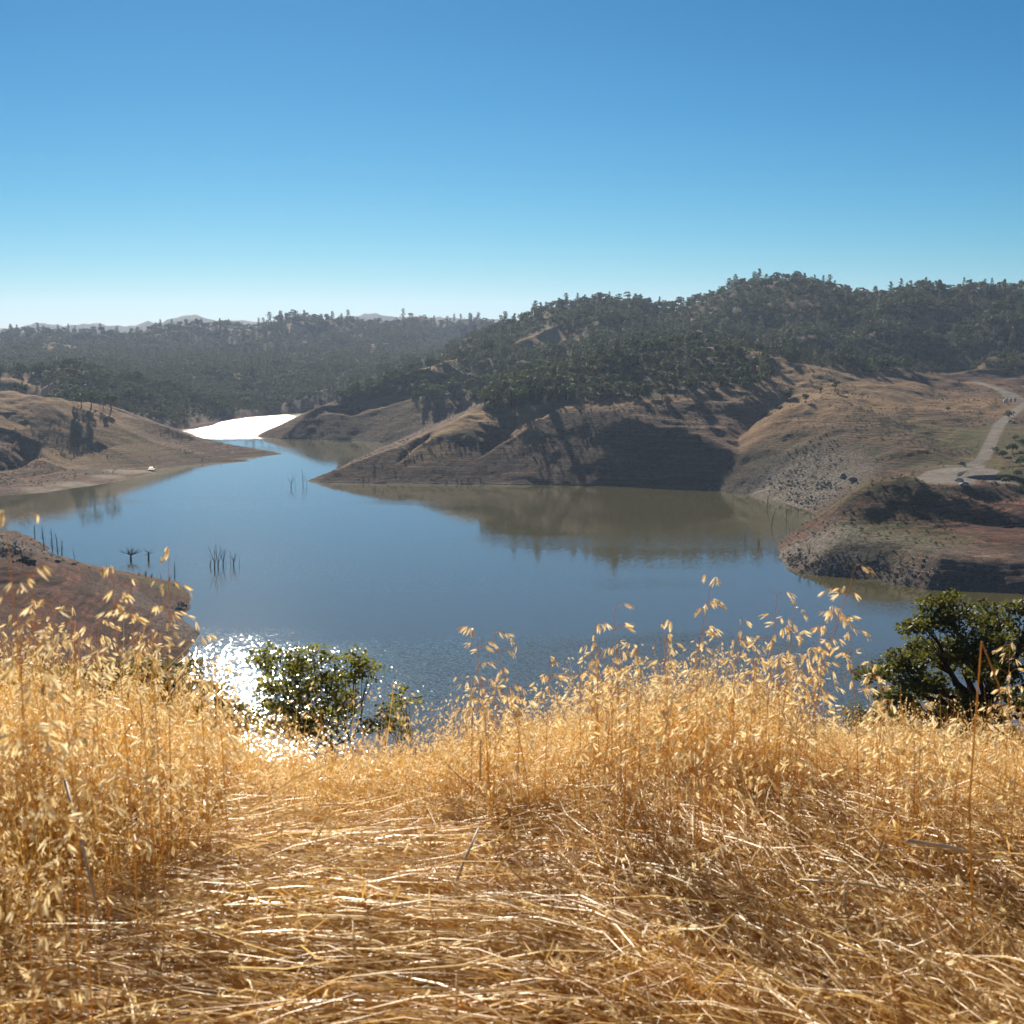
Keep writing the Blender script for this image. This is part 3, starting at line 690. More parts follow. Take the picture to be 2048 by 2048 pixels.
for i in solo:
    pxx = 1024 + FPX * TX[i] / TY[i]
    site = ("in the wood behind the left bare hill" if pxx < 520 else "beside the far cove behind the spit" if TY[i] > 1230 and pxx < 1150 else "on the low left end of the central ridge" if pxx < 1080
            else "in the middle of the central ridge wood" if pxx < 1350 else "at the right end of the central ridge wood" if pxx < 1620 else "in the saddle above the winding road")
    kn = int(kind[i]); nm = ("oak_tree", "pine_tree", "shrub")[kn]; wrd = ("round dark green oak", "tall grey green pine", "low dark shrub")[kn]
    o = obj(nm, protos[vid[i]]); o.location = P[i]; o.rotation_euler = (0, 0, rz[i]); o.scale = (scl[i],) * 3
    tag(o, "%s %s" % (wrd, site), ("tree", "tree", "shrub")[kn], "%ss %s" % (("oaks", "pines", "shrubs")[kn][:-1], site))
# trees that stand alone
def lone(px, py, kind, sc, label, i=0, name=None, cat="tree"):
    p = hit(px, py); me = {'oak': OAKS, 'pine': PINES, 'bush': BUSH}[kind][i]
    o = obj(name or {'oak': "oak_tree", 'pine': "pine_tree", 'bush': "shrub"}[kind], me); o.location = (p[0], p[1], p[2] - .2 * sc); o.scale = (sc,) * 3; o.rotation_euler = (0, 0, random.uniform(0, 6))
    tag(o, label, cat); return o
lone(163, 813, 'oak', 1.3, "small dark tree at the left edge of the left bare hill's crest group", 0)
lone(182, 816, 'oak', 1.6, "dark round tree in the middle of the left bare hill's crest", 1)
lone(223, 821, 'oak', 1.9, "widest dark tree on the right end of the left bare hill", 2)
lone(207, 818, 'pine', .8, "slim pine squeezed between two round trees on the left hill crest", 2)
lone(191, 826, 'bush', 1.2, "little bush just under the crest of the left bare hill", 1, cat="shrub")
lone(1671, 783, 'oak', 1.15, "round oak alone on the golden slope above the winding road", 3)
lone(1612, 806, 'oak', .8, "lone oak on top of the lit bulge right of the cove", 4)
lone(1580, 797, 'oak', 1.0, "oak at the dark edge of wood beside the lit bulge", 5)
lone(1640, 788, 'oak', .8, "small oak at the foot of wood on golden slope", 2)
lone(2019, 835, 'bush', 2.2, "dark round bush between the two arms of the road", 0, cat="shrub")
lone(2020, 846, 'bush', 1.0, "low bush in front of dark round bush by the road", 1, cat="shrub")
lone(1896, 810 + 12, 'bush', 1.3, "small dark bush by a gully left of the road bend", 2, cat="shrub")
for k, (a, b, s_) in enumerate(((1990, 905, 1.6), (2005, 915, 2.0), (2025, 905, 2.4), (2040, 930, 2.2), (2046, 890, 1.8), (2035, 958, 1.6), (1990, 975, 1.4), (1998, 960, 1.2), (2012, 968, 1.5), (2042, 985, 1.8), (2030, 880, 1.5))):
    o = lone(a, b, 'bush', s_, "dark green bush on the slope right of the road", k % 3, cat="shrub"); o["group"] = "bushes right of the road"

# ------------------------------------------------------------------ dead trees standing in the water
def limb(mb, p, d, ln, r, depth, spread=.5, up=.25, n=5, k=5):
    pts = [Vector(p)]; rad = [r]; d = Vector(d).normalized()
    for i in range(n):
        d = (d + rvec() * .16 + Vector((0, 0, up * .3))).normalized(); pts.append(pts[-1] + d * ln / n); rad.append(r * (1 - .8 * (i + 1) / n))
    mb.tube(pts, rad, k)
    if depth > 0:
        for i in range(1, n + 1):
            if random.random() < .85:
                s_ = rvec(); s_.z = abs(s_.z) * .6; limb(mb, pts[i], (d * .6 + s_ * spread * 1.6), ln * random.uniform(.3, .55), rad[i] * .7, depth - 1, spread, up, 4, 4)
def snag(px, py, hpx, label, style="pole", lean=0., seed=1, group=None, scalew=1.0, on_ground=False):
    random.seed(seed); p = hit(px, py) if on_ground else PZ(px, py, 0); H = hpx / FPX * p[1]
    o = obj("dead_tree", None) if style != "stick" else None
    if style == "stick":
        mb = MB(); limb(mb, (0, 0, -1), (lean, 0, 1), H + 1, max(.10, H * .022), 1 if H > 3 else 0, .35, .3)
        o = obj("dead_tree", mb.mesh("dead_tree"), M_DEAD)
    else:
        tr = MB(); br = MB()
        if style == "pole":
            pts = [(0, 0, -1), (lean * H * .3, 0, H * .35), (lean * H * .7, .1, H * .7), (lean * H, 0, H)]; tr.tube(pts, [.26 * scalew, .2 * scalew, .13, .03], 7)
            for q in range(int(60 * scalew)):
                f = random.uniform(.25, .97); b = Vector((lean * H * f, 0, H * f)); a = random.uniform(0, 6.28)
                limb(br, b, (math.cos(a), math.sin(a), .7), H * random.uniform(.08, .2) * (1.15 - f * .7), .035, 1, .5, .3, 4, 3)
        elif style == "fork":
            tr.tube([(0, 0, -1), (.1, 0, H * .25)], [.3, .22], 7)
            for sx in (-.35, .1, .4): limb(br, (.1, 0, H * .2), (sx, random.uniform(-.2, .2), 1), H * random.uniform(.65, .9), .13, 1, .3, .3)
        elif style == "oak":
            tr.tube([(0, 0, -1), (-.1, 0, H * .2), (.1, 0, H * .34)], [.5, .4, .36], 8)
            for a, e, l in ((2.9, .25, .95), (2.6, .7, .7), (1.7, 1.4, .65), (1.2, 1.3, .55), (.5, .6, .75), (.1, .12, 1.0), (-.6, .5, .5), (3.6, .5, .5)):
                limb(br, (0, 0, H * .3), (math.cos(a), math.sin(a) * .6, e), H * l * .8, .2, 2, .6, .15, 6)
        elif style == "stump":
            tr.tube([(0, 0, -1), (.1, 0, H * .5), (0, 0, H)], [.42, .36, .26], 7, cap=True)
            for a in (0, 1.2, 3.0, 4.1): limb(br, (0, 0, H * random.uniform(.3, .9)), (math.cos(a), math.sin(a), .35), H * .7, .12, 1, .5, .1)
        obj("trunk", tr.mesh("trunk", True), M_DEADD, o)
        if br.n: obj("branches", br.mesh("branches"), M_DEADD, o)
    o.location = p; tag(o, label, "dead tree", group or "dead trees standing in the lake"); return o
L_ = [(70,1077,27,"bare dead tree leftmost in the cluster off the left bank","pole",-.02),(89,1108,58,"tall bare dead tree second in the cluster off the left bank","pole",-.06),
 (106,1119,64,"tallest and darkest dead tree in the cluster off left bank","pole",-.03),(117,1120,54,"leaning twin dead tree right of the tallest in the left cluster","pole",-.07),
 (124,1120,42,"bushy grey dead tree at the right edge of left cluster","pole",.03),(95,1119,16,"short forked snag at the foot of the left cluster","fork",0),
 (150,1125,31,"thin lone dead stem right of the left cluster","stick",-.08),(136,1122,11,"short thin stub left of thin lone dead stem","stick",0),
 (262,1119,31,"wide spreading dead oak standing in the lake","oak",0),(297,1119,16,"dark dead stump with side arms beside the spreading dead oak","stump",0),
 (429,1136,47,"tallest slim dead tree in the mid lake group","fork",-.08),(436,1135,42,"slim dead tree with upright fork in mid lake group","fork",.03),
 (446,1131,30,"crooked forked dead tree in middle of the mid lake group","fork",.1),(452,1131,14,"thin dead stem right of the crooked fork in mid lake","stick",0),
 (467,1132,31,"upright three pronged dead tree right in mid lake group","fork",.0),(461,1133,24,"thin stem left of the three pronged dead tree","stick",-.05),
 (479,1132,20,"rightmost thin dead stem of the mid lake group","stick",-.1),(420,1133,12,"tiny snag leftmost in the mid lake group","fork",0),
 (565,971,9,"small bent snag left of the spit tip","stick",-.3),(582,975,25,"Y shaped dead tree in water left of the spit tip","fork",0),(590,976,16,"thin stem right of the Y shaped dead tree","stick",0),
 (607,970,32,"long dead pole leaning left near the spit tip","stick",-.32),(613,974,21,"short dark post touching the spit tip","stick",0),
 (1391,1002,21,"thin dead pole alone in the left of the green cove","stick",0),(1465,1006,14,"short dead pole near the shadowed shore of the cove","stick",0),(1534,1013,38,"dark tall dead pole before the pale cove beach","stick",0),
 (1543,1054,42,"long thin dead pole rising from the cove's middle","stick",0),(1572,1046,32,"dead pole left of the red hill in the cove","stick",0),(1580,1064,18,"leaning dead pole close to the red hill's edge","stick",-.25),
 (1597,1025,24,"dead pole in the cove's back corner","stick",0),(1492,1091,25,"twin thin dead pole in the open middle of green cove","stick",0),(1488,1090,24,"dead pole paired with another in open green cove","stick",0),
 (1517,1090,14,"small forked snag left of the rocky point","fork",0),(1466,1112,18,"curved dead branch rising from the cove water","stick",.3)]
for q, (a, b, h_, lb, stl, ln) in enumerate(L_): snag(a, b, h_, lb, stl, ln, 500 + q)
L2 = [(350,1168,47,"tall dead pole with side twigs on the near left bank","pole",0.),(338,1164,13,"forked twig snag beside the tall pole on the left bank","fork",0),(323,1159,17,"thin dead stem on edge of the near left bank","stick",.05),
 (303,1156,10,"small forked snag in the middle of the left bank's edge","fork",0),(291,1154,16,"upright little snag on edge of the left bank","fork",0),(278,1152,9,"low twiggy snag on the left bank's edge","fork",0),(226,1141,10,"short twig snag beyond the left bank's green patch","fork",0),(214,1139,18,"thin dead stem beyond the left bank's green patch","stick",0)]
for q, (a, b, h_, lb, stl, ln) in enumerate(L2): snag(a, b + 2, h_, lb, stl, ln, 560 + q, "dead trees along the near left bank", .6)
random.seed(5)
for q in range(16):
    snag(505 + q * 3.6 + random.uniform(-1, 1), random.choice((870, 876, 885, 893, 898)), random.uniform(7, 17), "thin grey drowned stem off the low left peninsula", "stick", random.uniform(-.1, .1), 600 + q, "thin drowned stems off the low left peninsula")
for q in range(16):
    snag(560 + q * 12 + random.uniform(-4, 4), 880.5 + random.uniform(0, 2), random.uniform(7, 15), "thin grey dead stem along shore of the far cove", "stick", random.uniform(-.15, .15), 640 + q, "dead stems along the far cove's shore")
for q in range(9):
    a = (1600, 1618, 1640, 1665, 1690, 1733, 1755, 1775, 1800)[q]; b = (1118, 1108, 1128, 1122, 1130, 1126, 1122, 1140, 1132)[q]
    snag(a, b, random.uniform(14, 24), "leafless grey bush on the rocky bank under the red hill", "fork", 0, 660 + q, "leafless bushes on the rocky bank", 1, True)

# ------------------------------------------------------------------ rocks
M_ROCK = mat_plain("grey rock", (.27, .235, .20), .9, .2, 0, .45, 1.2); M_DROCK = mat_plain("dark rock", (.06, .052, .048), .9, .2, 0, .4, 1.2)
def rock_mesh(name, seed):
    import bmesh
    bm = bmesh.new(); bmesh.ops.create_icosphere(bm, subdivisions=2, radius=1); random.seed(seed)
    pl = [(rvec(), random.uniform(.55, .85)) for _ in range(9)]
    for v in bm.verts:
        for nn, dd in pl:
            e = v.co.dot(nn) - dd
            if e > 0: v.co -= nn * e
    me = bpy.data.meshes.new(name); bm.to_mesh(me); bm.free(); return me
ROCKS = [rock_mesh("boulder", s_) for s_ in range(5)]
for r_ in ROCKS: r_.materials.append(M_ROCK)
DROCKS = [r_.copy() for r_ in ROCKS]
for r_ in DROCKS: r_.materials[0] = M_DROCK
for q, (a, b, s_, dk, lb) in enumerate([(50,1122,1.5,1,"large dark boulder in the middle of the left bank's boulder row"),(59,1124,1.0,1,"dark boulder touching the right side of the largest one"),(67,1125,1.1,1,"dark boulder at right end of the left bank's boulder row"),
  (43,1122,.9,1,"dark boulder at left end of the left bank's boulder row"),(115,1125,1.0,1,"flat dark boulder by the dead trees on the left bank"),(146,1130,.8,1,"dark boulder on edge of the left bank near the green strip"),
  (1685,954,2.4,0,"grey boulder outcrop high on the slope above pale rocks"),(1705,962,2.0,0,"grey boulder right of the outcrop above pale rocks"),(2028,858-12,1.3,0,"pale round rock at the inner bend of the road")]):
    p = hit(a, b); o = obj("boulder", (DROCKS if dk else ROCKS)[q % 5]); o.location = (p[0], p[1], p[2] + s_ * .25); o.scale = (s_ * 1.3, s_, s_ * .75); o.rotation_euler = (0, 0, q * 1.3); tag(o, lb, "boulder")
pts = []; 
for cx, cy, rr, cnt in ((1610, 1000, 42, 230), (1650, 970, 26, 130), (1580, 965, 40, 60), (1590, 1120, 30, 260), (1660, 1138, 50, 220), (1800, 1160, 70, 220), (1420, 985, 30, 40), (20, 1104, 34, 160), (360, 1215, 16, 60)):
    for k in range(cnt):
        a = random.gauss(cx, rr * .5); b = random.gauss(cy, rr * .28)
        p = hit(a, b)
        if 300 < p[1] < 1000 and p[2] > .2: pts.append((p[0] + random.uniform(-.8, .8), p[1] + random.uniform(-.8, .8), p[2]))
pts = np.array(pts); k = len(pts); sc = rng.uniform(.2, .85, k) ** 1.6 * .9
rub = scatter("rock_rubble", ROCKS, pts, rng.uniform(0, 6, (k, 3)), np.stack([sc * 1.3, sc, sc * .7], -1), rng.integers(0, 5, k)); tag(rub, "pale broken rocks strewn over the steep banks", "rubble", None, 'stuff')

# low weeds speckling the bare banks
a, b = jgrid(-330, 420, 560, 1150, 3.4); z = height(a, b); wn_ = fbm(a / 28, b / 28, 3, 331)
k = (z > 1.2) & (rng.random(len(a)) < sst(.48, .66, wn_) * .5) & (np.abs(a / b) < .37) & (road_dist(a, b) > 2) & (wooded(a, b, z) < .3)
a, b, z = a[k], b[k], z[k]; k = visible(a, b, z + 1, 3); a, b, z = a[k], b[k], z[k]; k = len(a); sc = rng.uniform(.12, .42, k)
wd2 = scatter("bank_weeds", BUSH, np.stack([a, b, z - .05], -1), np.stack([0 * a, 0 * a, rng.uniform(0, 6.28, k)], -1), np.stack([sc * 1.4, sc * 1.4, sc], -1), rng.integers(0, 3, k)); tag(wd2, "low weeds speckling the bare brown banks", "weeds", None, 'stuff')

# ------------------------------------------------------------------ cars, boat, cabins
M_SILV = mat_plain("silver paint", (.62, .63, .65), .3, .5, .3); M_WHITE = mat_plain("white paint", (.8, .8, .78), .35, .5); M_GLASS = mat_plain("dark glass", (.02, .025, .03), .08, .6)
M_TYRE = mat_plain("tyre rubber", (.02, .02, .02), .8, .2); M_RIM = mat_plain("wheel rim", (.4, .4, .4), .35, .5, .8); M_LAMP = mat_plain("lamp glass", (.7, .7, .68), .2, .5); M_RED = mat_plain("tail lamp", (.35, .02, .02), .25, .5)
M_TEAL = mat_plain("teal paint", (.05, .22, .24), .4, .4); M_DARK = mat_plain("dark paint", (.03, .035, .045), .5, .4); M_ALU = mat_plain("bare aluminium", (.45, .47, .5), .4, .5, .6)
def loft(mb, secs, mat=0):
    """secs: list of (x, half width bottom, half width top, z0, z1)"""
    V = []; F = []; k = 8
    for x, wb, wt, z0, z1 in secs:
        zm = z0 + (z1 - z0) * .55
        V += [(x, -wb * .92, z0), (x, -wb, zm), (x, -wt, z1 - .03), (x, -wt * .9, z1), (x, wt * .9, z1), (x, wt, z1 - .03), (x, wb, zm), (x, wb * .92, z0)]
    for i in range(len(secs) - 1):
        for q in range(k): F.append((i * k + q, i * k + (q + 1) % k, (i + 1) * k + (q + 1) % k, (i + 1) * k + q))
    F.append(tuple(range(k))[::-1]); F.append(tuple((len(secs) - 1) * k + q for q in range(k))); mb.add(V, F, mat)
def car(px, py, ang, paint, label, suv=0., pickup=False):
    p = hit(px, py); root = obj("parked_car", None); root.location = (p[0], p[1], p[2]); root.rotation_euler = (0, 0, ang); tag(root, label, "car", "cars parked on the gravel lot")
    b = MB(); loft(b, [(-2.25, .72, .66, .42, .72), (-2.15, .84, .76, .28, .88), (-1.3, .9, .82, .24, .95 + suv * .1), (.8, .9, .82, .24, .95 + suv * .1), (1.7, .88, .78, .25, .86 + suv * .1), (2.2, .78, .66, .3, .7)]); obj("body", b.mesh("body", False), paint, root)
    c = MB(); back = -1.95 if suv else -1.55
    if pickup: loft(c, [(-.6, .78, .62, .94, 1.0), (-.5, .8, .66, .94, 1.62), (.5, .8, .64, .94, 1.64), (1.15, .8, .6, .94, 1.0)])
    else: loft(c, [(back, .8, .62, .9, .98), (back + .35, .8, .64, .92, 1.38 + suv * .22), (.2, .8, .64, .93, 1.42 + suv * .22), (1.15, .8, .62, .93, 1.0)])
    g = obj("cabin_glass", c.mesh("cabin_glass"), M_GLASS, root)
    r_ = MB(); z = (1.64 if pickup else 1.42 + suv * .22); r_.box(((0 if pickup else (back + .55) / 2), 0, z + .01), ((.55 if pickup else (.2 - back - .35) / 2 + .1), .6, .035), 0, 0, .9); obj("roof", r_.mesh("roof"), paint, root)
    for sx in (-1.4, 1.4):
        for sy in (-.8, .8):
            w = MB(); w.tube([(sx, sy - .1, .33), (sx, sy + .1, .33)], [.33, .33], 14, cap=True); wo = obj("wheel", w.mesh("wheel"), M_TYRE, root)
            q_ = MB(); q_.tube([(sx, sy - .115, .33), (sx, sy + .115, .33)], [.2, .2], 10, cap=True); obj("rim", q_.mesh("rim"), M_RIM, wo)
    for sy in (-.6, .6):
        q_ = MB(); q_.box((2.16, sy, .62), (.06, .15, .07)); obj("headlight", q_.mesh("headlight"), M_LAMP, root)
        q_ = MB(); q_.box((-2.2, sy, .68), (.05, .14, .07)); obj("tail_light", q_.mesh("tail_light"), M_RED, root)
    for sy in (-.86, .86):
        q_ = MB(); q_.box((.75, sy, 1.0), (.07, .1, .06)); obj("mirror", q_.mesh("mirror"), paint, root)
car(1918, 962, 2.75, M_SILV, "silver parked car behind the other one on the gravel lot", 0.)
car(1929, 972, 2.85, M_WHITE, "white parked car nearest to the edge of gravel lot", 1.)
car(1924, 930, -.9, M_TEAL, "teal parked pickup with pale cab at the top of gravel lot", 0., True)
def cabin(px, py, m, label, h=2.3):
    p = hit(px, py); root = obj("portable_cabin", None); root.location = p; tag(root, label, "cabin", "upright cabins by the upper road")
    b = MB(); b.box((0, 0, h / 2), (.6, .6, h / 2)); obj("wall", b.mesh("wall"), m, root); b = MB(); b.box((0, 0, h + .09), (.66, .66, .09), 0, 0, .8); obj("roof", b.mesh("roof"), m, root)
    b = MB(); b.box((0, -.615, h * .45), (.36, .015, h * .42)); obj("door", b.mesh("door"), M_ALU, root)
cabin(2021, 804, M_DARK, "dark upright cabin left of its twin on the upper road"); cabin(2030, 804, M_DARK, "dark upright cabin rightmost on the upper road"); cabin(2013, 804, M_DARK, "dark upright cabin just behind a white post on upper road", 2.2)
cabin(2009, 805, M_WHITE, "small white box at the left end of cabins on upper road", 1.5)
# boat drawn up on the beach
p = PZ(303, 940.5, 0); bo = obj("moored_boat", None); bo.location = (p[0], p[1], .12); bo.rotation_euler = (0, 0, .2); bo.scale = (.9,) * 3; tag(bo, "small dark boat with white canopy moored at the left beach tip", "boat")
h_ = MB(); V = []; F = []
for x, w, zb in ((-2.6, .85, 0), (-1, 1.0, -.05), (1, .95, 0), (2.2, .5, .1), (2.9, .04, .3)): V += [(x, -w, .75), (x, -w * .7, zb), (x, w * .7, zb), (x, w, .75)]
for i in range(4):
    for q in range(3): F.append((i * 4 + q, i * 4 + q + 1, (i + 1) * 4 + q + 1, (i + 1) * 4 + q))
    F.append((i * 4 + 3, i * 4, (i + 1) * 4, (i + 1) * 4 + 3))
F += [(3, 2, 1, 0), (16, 17, 18, 19)]; h_.add(V, F); obj("hull", h_.mesh("hull"), M_DARK, bo)
h_ = MB(); h_.box((-.3, 0, 2.0), (1.3, .95, .06)); obj("canopy", h_.mesh("canopy"), M_WHITE, bo)
for sx in (-1.5, .9):
    for sy in (-.85, .85): h_ = MB(); h_.tube([(sx, sy, .7), (sx, sy, 1.97)], [.04, .04], 6); obj("canopy_post", h_.mesh("canopy_post"), M_ALU, bo)
h_ = MB(); h_.box((1.1, 0, .98), (.05, .7, .25)); obj("windscreen", h_.mesh("windscreen"), M_ALU, bo)
h_ = MB(); h_.box((-2.75, 0, .75), (.2, .2, .4), 0, 0, .7); obj("outboard_motor", h_.mesh("outboard_motor"), M_DARK, bo)

#==PART3==
# ------------------------------------------------------------------ near oak, small tree and shrubs on our slope
def leafy_tree(name, base, crown, nclump, leaf, label, seed, trunk_r=.3, squash=.45, lean=(0, 0), cl_r=.62, per=60, tag_cat="tree", top_h=None, flat=1.0, group=None, twig=.022, lmat=None):
    """crown: list of (dx, dy, dz, radius) foliage pads; a limb reaches every pad, twigs reach its clumps"""
    random.seed(seed); root = obj(name, None); root.location = base; tag(root, label, tag_cat, group)
    tr = MB(); br = MB(); lf = MB()
    fork = Vector((lean[0], lean[1], top_h or crown[0][2] * .4))
    tr.tube([(0, 0, -1.0), (lean[0] * .3, lean[1] * .3, fork.z * .35), (lean[0] * .8, lean[1] * .8, fork.z * .75), fork], [trunk_r * 1.25, trunk_r, trunk_r * .85, trunk_r * .7], 9)
    for (dx, dy, dz, R_) in crown:
        tgt = Vector((dx, dy, dz)); pts = [fork]; nseg = 5
        for i in range(1, nseg + 1):
            f = i / nseg; q = fork.lerp(tgt, f) + Vector((random.gauss(0, .16), random.gauss(0, .16), -.5 * math.sin(f * math.pi) * (tgt - fork).length * .12 + random.gauss(0, .1))) * (1 if i < nseg else 0); pts.append(q)
        br.tube(pts, [trunk_r * .5 * (1 - .75 * i / nseg) for i in range(nseg + 1)], 6)
        for c in range(int(nclump * R_ * R_)):
            v = rvec() * random.random() ** .33; cc = tgt + Vector((v.x * R_, v.y * R_, v.z * R_ * squash * flat)) 
            j = random.choice(pts[3:]); mid = j.lerp(cc, .5) + rvec() * .15
            br.tube([j, mid, cc], [twig * 1.5, twig, twig * .45], 4)
            tn = random.random()
            for q in range(per):
                v = rvec() * random.random() ** .4 * cl_r; p_ = cc + Vector((v.x, v.y, v.z * .55))
                leafquad(lf, p_, leaf * random.uniform(.6, 1.2), (rvec() + Vector((0, 0, .9))).normalized(), 0, min(1, tn * .5 + random.random() * .5), .55)
    obj("trunk", tr.mesh("trunk", True), M_BARK, root); obj("branches", br.mesh("branches", True), M_BARK, root); obj("crown", lf.mesh("crown"), lmat or M_NOAK, root); return root
def pad(px, py, Y, r, base): p = P3(px, py, Y); return (p[0] - base[0], p[1] - base[1], p[2] - base[2], r)
def gpt(px, Y):
    x = (px - 1024) / FPX * Y * 1.0 / (ct) * .985; z = float(ground_z(x, Y)[0]); return (x, Y, z)
B1 = gpt(2035, 58.0)
OAKP = [(1905, 1215, 58, 1.25), (1990, 1235, 59, 1.2), (1845, 1250, 57, 1.0), (1870, 1300, 59, 1.2), (1950, 1290, 56.5, 1.3), (1800, 1320, 57, .95), (1755, 1345, 58, .75), (2040, 1290, 60, 1.3), (1985, 1340, 57, 1.2),
        (1850, 1370, 56, 1.15), (1790, 1400, 58, 1.1), (1905, 1410, 57.5, 1.2), (1740, 1430, 57, .95), (1830, 1450, 59, 1.2), (2050, 1400, 57, 1.1), (1960, 1440, 58, 1.2), (1890, 1480, 57, 1.1), (1770, 1480, 58, 1.0), (2075, 1215, 59, 1.0), (2120, 1300, 58, 1.3), (2110, 1420, 58, 1.3), (2030, 1480, 58, 1.1), (1720, 1520, 58, .8), (1930, 1330, 60, 1.0)]
leafy_tree("oak_tree", B1, [pad(a, b, c, r, B1) for a, b, c, r in OAKP], 15, .12, "large leafy oak with open dark branches at right of the lake view", 21, .34, .45, (-.9, 0), .5, 46, top_h=2.6)
B2 = gpt(655, 42.0)
leafy_tree("small_tree", B2, [pad(a, b, c, r, B2) for a, b, c, r in [(530, 1310, 42, .45), (575, 1330, 41.6, .62), (615, 1345, 42.4, .6), (560, 1390, 42, .7), (640, 1385, 41.5, .62), (690, 1340, 42, .55), (715, 1320, 42.5, .42), (740, 1345, 42, .32), (690, 1400, 42, .5), (600, 1440, 42, .75), (545, 1440, 42, .6), (650, 1450, 42, .6), (625, 1310, 42, .36)]],
           46, .085, "small leafy green tree in front of the sun glitter", 23, .075, .85, (.1, 0), .36, 26, top_h=1.6, twig=.009, lmat=M_SMALL)
B3 = gpt(800, 40.0)
leafy_tree("shrub", B3, [pad(a, b, c, r, B3) for a, b, c, r in [(800, 1395, 40, .36), (775, 1425, 40, .5), (812, 1410, 40, .32), (745, 1460, 40, .5), (800, 1460, 40, .5)]], 26, .07, "thin upright green shrub right of the small tree", 24, .045, .8, (0, 0), .26, 34, "shrub", top_h=.8, twig=.008, lmat=M_SMALL)
for q, (a, b, Y, w) in enumerate([(60, 1350, 30, .9), (130, 1345, 33, .9), (200, 1350, 32, .8), (255, 1348, 34, .8), (300, 1352, 33, .9), (355, 1345, 36, .75), (395, 1345, 38, .5), (430, 1400, 36, .8), (480, 1420, 36, .7)]):
    Bq = gpt(a, Y)
    leafy_tree("shrub", Bq, [pad(a + dx, b + dy, Y, w * rr, Bq) for dx, dy, rr in ((0, 0, .8), (-35, 18, .7), (35, 22, .7), (0, 45, .9), (15, -12, .4))], 14, .07, ["dark green shrub at far left behind the tall oats", "dark green shrub second from left behind the oats", "green shrub third from left below the reddish bank", "green shrub fourth from left below the reddish bank", "green shrub fifth from left below the bank tip", "green shrub under the jagged tip of left bank", "small green shrub touching the left end of the glitter", "green shrub under the glitter left of small tree", "green shrub hugging the left foot of the small tree"][q], 30 + q, .07, .8, (0, 0), .3, 26, "shrub", top_h=.5, group="green shrubs behind the dry grass")
for q, (a, b, Y, w) in enumerate([(1700, 1560, 40, .6), (1640, 1530, 60, .8), (1790, 1540, 38, .8), (1880, 1560, 36, .7)]):
    Bq = gpt(a, Y); leafy_tree("shrub", Bq, [(0, 0, .5, w), (.5, 0, .4, w * .7), (-.5, .2, .35, w * .7)], 16, .06, ["low green shrub under the left edge of the large oak", "low shrub farthest down the slope left of the oak", "low shrub in grass beneath the middle of the oak", "low shrub in grass beneath the oak's trunk"][q], 50 + q, .05, .7, (0, 0), .26, 24, "shrub", top_h=.25, group="low shrubs below the oak")

# ------------------------------------------------------------------ dry grass
def mat_straw(name, c1, c2, trans=.45, gl=.35, rough=.42):
    m, nt, out = newmat(name); N_ = N(nt); tone = N_.attr("tone"); oi = N_.n("ShaderNodeObjectInfo").outputs['Random']
    f = N_.math('ADD', N_.math('MULTIPLY', tone, .7), N_.math('MULTIPLY', oi, .3), clamp=True)
    c = N_.mix(f, c1, c2); d = N_.princ(c, rough, gl); t = N_.n("ShaderNodeBsdfTranslucent"); N_.set(t.inputs[0], c)
    mx = N_.n("ShaderNodeMixShader"); mx.inputs[0].default_value = trans
    nt.links.new(d, mx.inputs[1]); nt.links.new(t.outputs[0], mx.inputs[2]); nt.links.new(mx.outputs[0], out.inputs[0]); return m
M_STEM = mat_straw("dry stem", (.64, .32, .045), (.90, .60, .18), .45, .4)
M_HUSK = mat_straw("oat husk", (.92, .70, .34), (.98, .88, .62), .6, .3)
M_MAT = mat_straw("trodden straw", (.66, .32, .05), (.98, .76, .34), .52, .42, .36)

def ribbon(mb, pts, w, side, mat, tone):
    pts = [Vector(p) for p in pts]; n = len(pts); V = []
    for i, p in enumerate(pts):
        f = i / (n - 1); ww = w * (1 - .75 * f ** 2)
        V += [p - side * ww, p + side * ww]
    mb.add(V, [(2 * i, 2 * i + 1, 2 * i + 3, 2 * i + 2) for i in range(n - 1)], mat, tone)
def husk(mb, p, d, L, mat, tone, open_=.32):
    """one spikelet: two curved papery glumes that part at the tip"""
    d = Vector(d).normalized(); s = d.cross(rvec()).normalized(); u = d.cross(s)
    for sg in (-1, 1):
        V = []
        for f, w, o in ((0, .03, 0), (.3, .14, .5), (.62, .12, .85), (1.0, .0, 1.0)):
            c = p + d * L * f + u * sg * L * open_ * .5 * o * (1 if f < 1 else 1.15)
            if w > 0: V += [c - s * w * L, c + u * sg * w * L * .55, c + s * w * L]
            else: V += [c]
        F = [(0, 1, 4, 3), (1, 2, 5, 4), (3, 4, 7, 6), (4, 5, 8, 7), (6, 7, 9), (7, 8, 9)]
        mb.add(V, F, mat, tone)
